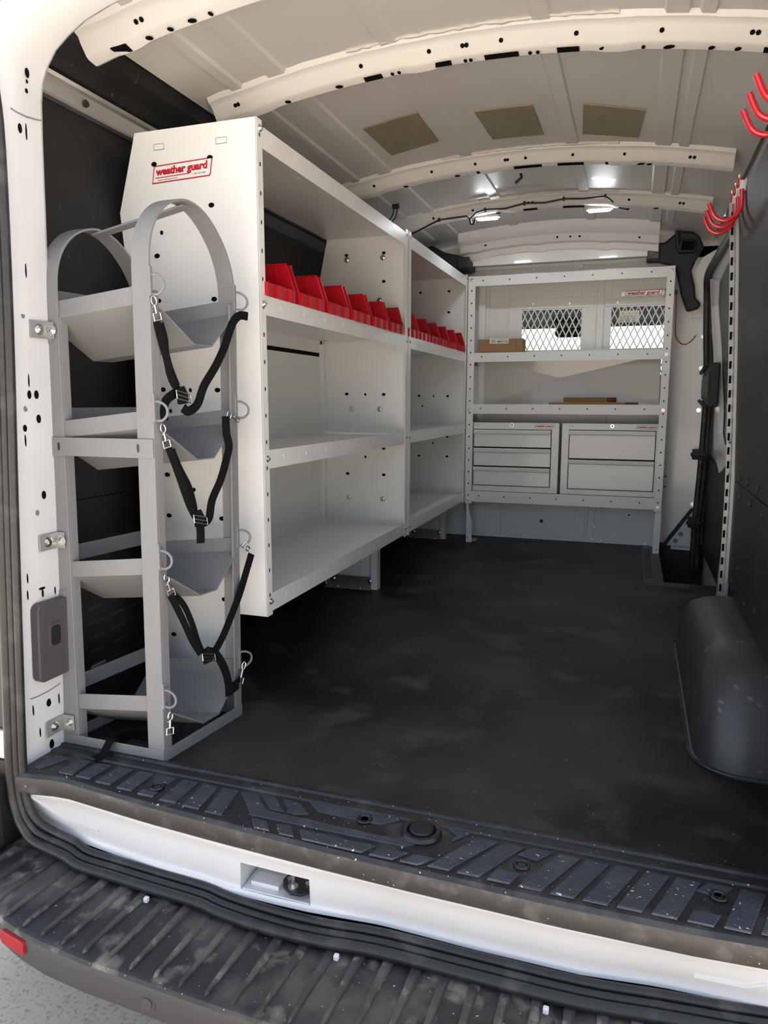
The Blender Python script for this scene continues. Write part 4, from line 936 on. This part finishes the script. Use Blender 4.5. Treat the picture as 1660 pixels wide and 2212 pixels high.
# ------------------------------------------------------------------ red bins
def make_bin():
    """origin at the front foot of the bin; x points back into the shelf (negative x)"""
    root = thing('parts_bin', (0, 0, 0), '', 'bin', 'red parts bins on the shelves')
    L, Wd, Hh, th = .27, .186, .110, .0028
    h2 = Wd / 2
    side = [(0.0, 0), (0.0, .036), (-.024, Hh), (-L, Hh), (-L, 0)]
    b = MB()
    for s in (-1, 1):
        a, c = (h2 - th, h2) if s == 1 else (-h2, -h2 + th); b.prism(side, 'y', a, c)
    b.box(-L, 0, -h2 + th, h2 - th, 0, th); b.box(-L, -L + th, -h2 + th, h2 - th, th, Hh)
    b.build('bin_body', 'red', root)
    for s in (-1, 1):
        y = s * h2; MB().box(-L, -.024, min(y, y - s * .008), max(y, y - s * .008), Hh - .001, Hh + .002).prism([(-.052, .003), (-.046, .003), (-.058, Hh), (-.064, Hh)], 'y', min(y - s * th, y - s * .0045), max(y - s * th, y - s * .0045)).build('rim', 'red', root)
    f = MB().box(0, .0026, -h2, h2, -.002, .034).build('front_lip', 'red', root)
    for yr in (-h2 * .98, -h2 * .28, h2 * .50): MB().box(.0022, .010, yr, yr + .005, -.002, .033).build('label_rib', 'red', root)
    return root
proto = make_bin(); first = True
order = ['nearest', 'second', 'third', 'fourth', 'fifth', 'farthest']
for row, y0, pitch, nm in ((0, .118, .2125, 'near'), (1, 1.48, .195, 'far')):
    for i in range(6 if row == 0 else 6):
        yc = y0 + i * pitch if row == 0 else 1.432 + i * .193
        if row == 0 and i == 5: yc = 1.178
        lab = ('red plastic parts bin on the near shelving unit, %s of six' if row == 0 else 'red plastic parts bin on the far shelving unit, %s of six') % (order[i] + ('' if i in (0, 5) else ' from the door'))
        loc = (-.0035 + (.0045 if row == 0 else .0), yc, 1.1305)
        if first: proto.location = loc; proto['label'] = lab; first = False
        else: copy_thing(proto, loc, lab)

# ------------------------------------------------------------------ cylinder rack
def sh(x, y, z): return (x + .13 * (y + .41) + .017 * z, y, z)
rack = thing('cylinder_rack', (-.2, -.27, 0), 'grey steel four tier cylinder rack with hooped top by the left pillar', 'rack')
def rbuild(b, name, bevel=.0012, m='grey', parent=None, smooth=False): return b.xf(sh).build(name, m, parent or rack, bevel=bevel, smooth=smooth)
XL0, XL1, XR0, XR1 = -.3515, -.3065, -.103, -.058; YF, YB = -.41, -.125; T = .005
archp = [(-.4125, 1.08), (-.4125, 1.14), (-.407, 1.190), (-.388, 1.235), (-.352, 1.272), (-.300, 1.293), (-.250, 1.288), (-.205, 1.262), (-.165, 1.220), (-.140, 1.175), (-.128, 1.13), (-.125, 1.08)]
for (xa, xb, dz, sd) in ((XL0, XL1, -.045, -1), (XR0, XR1, 0, 1)):
    xo = xb if sd == 1 else xb       # flange on the aisle side
    zt_ = 1.085 + dz
    rbuild(MB().box(xa, xb, YF - T, YF, .0, zt_).box(xo - T, xo, YF, YF + .022, .0, zt_), 'post')
    rbuild(MB().box(xa, xb, YB, YB + T, .0, zt_).box(xo - T, xo, YB - .022, YB, .0, zt_), 'post')
    P = crom([((xa + xb) / 2, y, z + dz) for y, z in archp], 4)
    b = MB().ribbon(P, (1, 0, 0), xb - xa, T); rbuild(b, 'hoop', .0008, smooth=False)
    for lz in (1.02, .76, .40, .075): rbuild(MB().box(xa - .002, xa + .026, YF - T - .0022, YF - T, lz + dz * .5 - .02, lz + dz * .5 + .02), 'weld_plate', .001) if sd == -1 else None
rbuild(MB().prism([(-.33, 1.238), (-.33, 1.243), (-.075, 1.290), (-.075, 1.285)], 'y', -.285, -.255), 'hoop_tie')
# bottom frame, mid bars
rbuild(MB().box(XL0, XR1, YF - T - .002, YF - T, .0, .030), 'bottom_rail'); rbuild(MB().box(XL0, XR1, YB + T, YB + T + .003, 0, .030), 'bottom_rail')
rbuild(MB().box(XR1 - .003, XR1 + .001, YF, YB, .0, .030), 'bottom_rail'); rbuild(MB().box(XL0, XL0 + .004, YF, YB, .0, .030), 'bottom_rail')
o = rbuild(MB().box(XL0 + .004, XR1 - .001, YF - T - .004, YF - T - .0005, .722, .765), 'cross_bar')
holes(o, [(sh(x, YF - T - .004, .744), (0, -1, 0), .0035, .010) for x in (-.318, -.098)], 'slot', 'trim')
LV = (1.099, .830, .496, .163)
for k, zl in enumerate(LV):
    x0, x1 = XL1 - .042, XR1 + .0005; tl = .11; low = -.122
    pr_ = [(YF + .001, 0), (YF + .001, -.038), (-.277, low), (-.215, low), (YB - .001, -.038), (YB - .001, 0)]
    if k == 0 and False: pass
    b = MB(); R = []
    for x in (XL1 - .004 if False else x0, x1):
        R.append([(x, y, zl + z + tl * (x - x1)) for y, z in pr_])
    n = []
    tt = .003
    for x in (x0, x1):
        n.append([(x, y + (tt if i < 3 else -tt) * (1 if i in (0, 1, 4, 5) else .3), zl + z + tl * (x - x1) + (0 if i in (0, 5) else tt)) for i, (y, z) in enumerate(pr_)])
    full = [r + m_[::-1] for r, m_ in zip(R, n)]
    b.grid(full, close=True); L_ = len(full[0])
    for base in (0, L_):
        for i in range(5):
            b.f.append((base + i, base + i + 1, base + L_ - 2 - i, base + L_ - 1 - i))
    tr = rbuild(b, 'tray', 0)
    # side stop bar on the wall side
    zs_ = zl + tl * (x0 - x1)
    rbuild(MB().box(XL0, XL0 + .004, YF, YB, zs_ - .006, zs_ + .034), 'stop_bar')
    # D rings at the aisle side
    for yy, yd in ((YF, -.004), (YB, .004)):
        base = Vector(sh(XR1, yy + yd * 0, zl + .006)); 
        P = [(0, -.0, .010), (.010, 0, .011), (.024, 0, .005), (.032, 0, -.006), (.030, 0, -.020), (.018, 0, -.030), (.004, 0, -.030), (.0, 0, -.028)]
        w = [base + Vector(p) for p in P]
        if yy == YB: w = [base + Vector((p[0] * .55, p[0] * .95, p[2])) for p in P]
        MB().tube(crom(w, 3), .0030, 8).build('strap_ring', 'grey', rack, smooth=True)
        MB().box(base.x - .004, base.x + .003, base.y - .006, base.y + .002, base.z - .034, base.z + .028).build('ring_lug', 'grey', rack, bevel=.001)
# L brackets to the pillar
for z, lean in ((1.006, 0), (.522, 0), (.062, 0)):
    xr_ = on_reveal(-.44, z) + .003; xp = sh(XL1 - .010, YF, z)[0]
    t = thing('mounting_bracket', (xr_, -.43, z), {1.006: 'upper zinc angle bracket bolting the grey rack to the pillar', .522: 'middle zinc angle bracket bolting the grey rack to the pillar', .062: 'lowest zinc angle bracket bolting the grey rack to the pillar'}[z], 'bracket', 'angle brackets on the pillar')
    b = MB().prism([(xr_, -.475), (xr_ + .003, -.475), (xr_ + .004, -.421), (xp, -.421), (xp, -.4175), (xr_ + .001, -.4175)], 'z', z - .019, z + .019); b.build('angle', 'grey2', t, bevel=.001)
    bolt(t, (xr_ + .003, -.450, z), (1, -.05, 0), .010); bolt(t, ((xr_ + xp) / 2 + .004, -.421, z), (0, -1, 0), .010)

# ------------------------------------------------------------------ straps
SP = {  # points from image pixels, shifted along the line of sight to the rack side
'1': dict(clasp=[(-0.034, -0.412, 1.07), (-0.033, -0.403, 1.052), (-0.033, -0.4, 1.024)], a=[(-0.033, -0.404, 1.018), (-0.032, -0.392, 0.978), (-0.03, -0.379, 0.94), (-0.029, -0.371, 0.907), (-0.028, -0.358, 0.885), (-0.026, -0.34, 0.871)],
          b=[(-0.037, -0.385, 1.017), (-0.036, -0.373, 0.984), (-0.036, -0.371, 0.955), (-0.034, -0.36, 0.919), (-0.032, -0.34, 0.882)], buckle=(-0.025, -0.340, 0.858),
          up=[(-0.022, -0.336, 0.833), (-0.02, -0.317, 0.825), (-0.016, -0.286, 0.841), (-0.013, -0.26, 0.884), (-0.008, -0.214, 0.932), (-0.004, -0.176, 0.982), (-0.001, -0.143, 1.037), (0.003, -0.114, 1.06), (0.007, -0.079, 1.062)],
          tail=[(-0.034, -0.338, 0.869), (-0.038, -0.372, 0.852), (-0.039, -0.387, 0.83), (-0.039, -0.386, 0.804)], lab='black webbing strap with buckle across the top tray of the grey rack'),
'2': dict(clasp=[(-0.033, -0.401, 0.797), (-0.032, -0.395, 0.771), (-0.031, -0.389, 0.748)], a=[(-0.031, -0.384, 0.744), (-0.029, -0.364, 0.701), (-0.026, -0.342, 0.648), (-0.024, -0.324, 0.607), (-0.022, -0.305, 0.576)],
          b=[(-0.035, -0.366, 0.739), (-0.033, -0.343, 0.695), (-0.029, -0.314, 0.649), (-0.028, -0.299, 0.607), (-0.027, -0.297, 0.587)], buckle=(-0.021, -0.297, 0.568),
          up=[(-0.016, -0.281, 0.557), (-0.013, -0.259, 0.566), (-0.012, -0.244, 0.609), (-0.008, -0.209, 0.655), (-0.005, -0.187, 0.699), (-0.004, -0.171, 0.736), (-0.005, -0.18, 0.77), (-0.005, -0.18, 0.811)],
          tail=[(-0.021, -0.29, 0.578), (-0.02, -0.287, 0.541), (-0.02, -0.288, 0.509)], clasp2=[(-0.007, -0.168, 0.813), (-0.004, -0.141, 0.808), (-0.002, -0.121, 0.798)], lab='black webbing strap with buckle across the second tray of the grey rack'),
'3': dict(clasp=[(-0.034, -0.412, 0.457), (-0.033, -0.403, 0.431), (-0.032, -0.394, 0.407)], a=[(-0.033, -0.399, 0.407), (-0.03, -0.379, 0.37), (-0.028, -0.353, 0.322), (-0.025, -0.332, 0.278), (-0.022, -0.303, 0.235)],
          b=[(-0.037, -0.381, 0.406), (-0.033, -0.348, 0.369), (-0.03, -0.322, 0.316), (-0.028, -0.306, 0.27), (-0.027, -0.289, 0.234)], buckle=(-0.02, -0.285, 0.223),
          up=[(-0.014, -0.265, 0.219), (-0.009, -0.223, 0.254), (-0.005, -0.187, 0.297), (-0.001, -0.149, 0.345), (0.002, -0.117, 0.397), (0.005, -0.089, 0.445)],
          tail=[(-0.017, -0.29, 0.24), (-0.013, -0.252, 0.219), (-0.009, -0.221, 0.173), (-0.007, -0.206, 0.127), (-0.007, -0.204, 0.09)], clasp2=[(-0.001, -0.115, 0.475), (0, -.10, .465), (0.001, -0.094, 0.455)], lab='black webbing strap with buckle across the third tray of the grey rack')}
WD = (.55, .80, .25)
def clasp(t, P, flip=False):
    P = [Vector(p) for p in P]; d = (P[-1] - P[0]).normalized(); L = (P[-1] - P[0]).length
    s_ = d.cross(Vector((.83, -.55, 0))).normalized()
    c = P[0]; w = []
    for k in range(9):
        a = math.pi * 2 * k / 8; w.append(c + d * (.009 - .010 * math.cos(a)) + s_ * (.0055 * math.sin(a)))
    MB().tube(w, .0019, 6).tube([c + d * .018, c + d * (L * .75)], .0032, 8).tube([c + d * (L * .45), c + d * (L * .45) + s_ * .007], .0016, 6).tube([c + d * (L * .75) - s_ * .008, c + d * (L * .75) + s_ * .008, c + d * (L + .003) + s_ * .008, c + d * (L + .003) - s_ * .008, c + d * (L * .75) - s_ * .008], .0018, 6).build('snap_hook', 'steel', t, smooth=True)
def wd_for(P):
    out = []
    for i in range(len(P)):
        d = (Vector(P[min(i + 1, len(P) - 1)]) - Vector(P[max(i - 1, 0)])).normalized()
        v = d.cross(Vector((.86, -.45, -.1)))          # lies flat facing the aisle
        out.append(tuple(v.normalized()) if v.length > .2 else WD)
    return out
for key, s_ in SP.items():
    t = thing('tie_strap', s_['buckle'], s_['lab'], 'strap', 'tie down straps on the grey rack')
    for kk, w in (('a', .016), ('b', .014), ('up', .021), ('tail', .021)):
        P = crom(s_[kk], 5); MB().ribbon(P, wd_for(P), w, .0018).build('webbing', 'web', t)
    clasp(t, s_['clasp'])
    if 'clasp2' in s_: clasp(t, s_['clasp2'][::-1])
    c = Vector(s_['buckle'])
    MB().ribbon([c + Vector((0, -.004, .020)), c + Vector((.006, 0, .004)), c + Vector((.004, .004, -.016))], (.4, .9, .1), .026, .009).build('webbing_fold', 'web', t, bevel=.002)
    e = Vector((.35, .90, -.25)).normalized(); u_ = Vector((-.05, -.1, 1)).normalized(); r_ = [c + Vector((.010, -.002, 0)) + e * a + u_ * bb for a, bb in ((-.019, -.009), (.019, -.009), (.019, .009), (-.019, .009), (-.019, -.009))]
    MB().tube(r_, .0018, 6).tube([r_[0] * .5 + r_[3] * .5, r_[1] * .5 + r_[2] * .5], .0015, 6).build('buckle', 'steel', t, smooth=True)
t = thing('tie_strap', (-.02, -.40, .1), 'short black strap with snap hooks at the bottom tray of the grey rack', 'strap', 'tie down straps on the grey rack')
clasp(t, [(-0.035, -0.416, 0.13), (-0.034, -0.415, 0.104), (-0.036, -0.420, 0.080)]); clasp(t, [(-0.003, -0.128, 0.155), (-0.004, -0.139, 0.13), (-0.005, -0.151, 0.106)])
MB().ribbon(crom([(-.034, -.405, .092), (-.040, -.395, .070), (-.055, -.38, .058), (-.07, -.37, .04)], 4), (.4, .9, .1), .018).build('webbing', 'web', t)
MB().ribbon(crom([(-0.006, -0.150, 0.118), (-0.008, -0.168, 0.105), (-.02, -.18, .095)], 4), (.1, .5, .8), .026).build('webbing', 'web', t)
t = thing('loose_strap', (-.2, -.42, .01), 'loose black webbing tail draped over the bottom rail of the grey rack', 'strap')
MB().ribbon(crom([(-.223, -.462, .006), (-.214, -.445, .008), (-.208, -.428, .030), (-.206, -.418, .036), (-.21, -.400, .028), (-.225, -.365, .012), (-.232, -.335, .006), (-.215, -.322, .006), (-.17, -.328, .008), (-.13, -.325, .010)], 5), (.9, -.45, 0), .030).build('webbing', 'web', t)
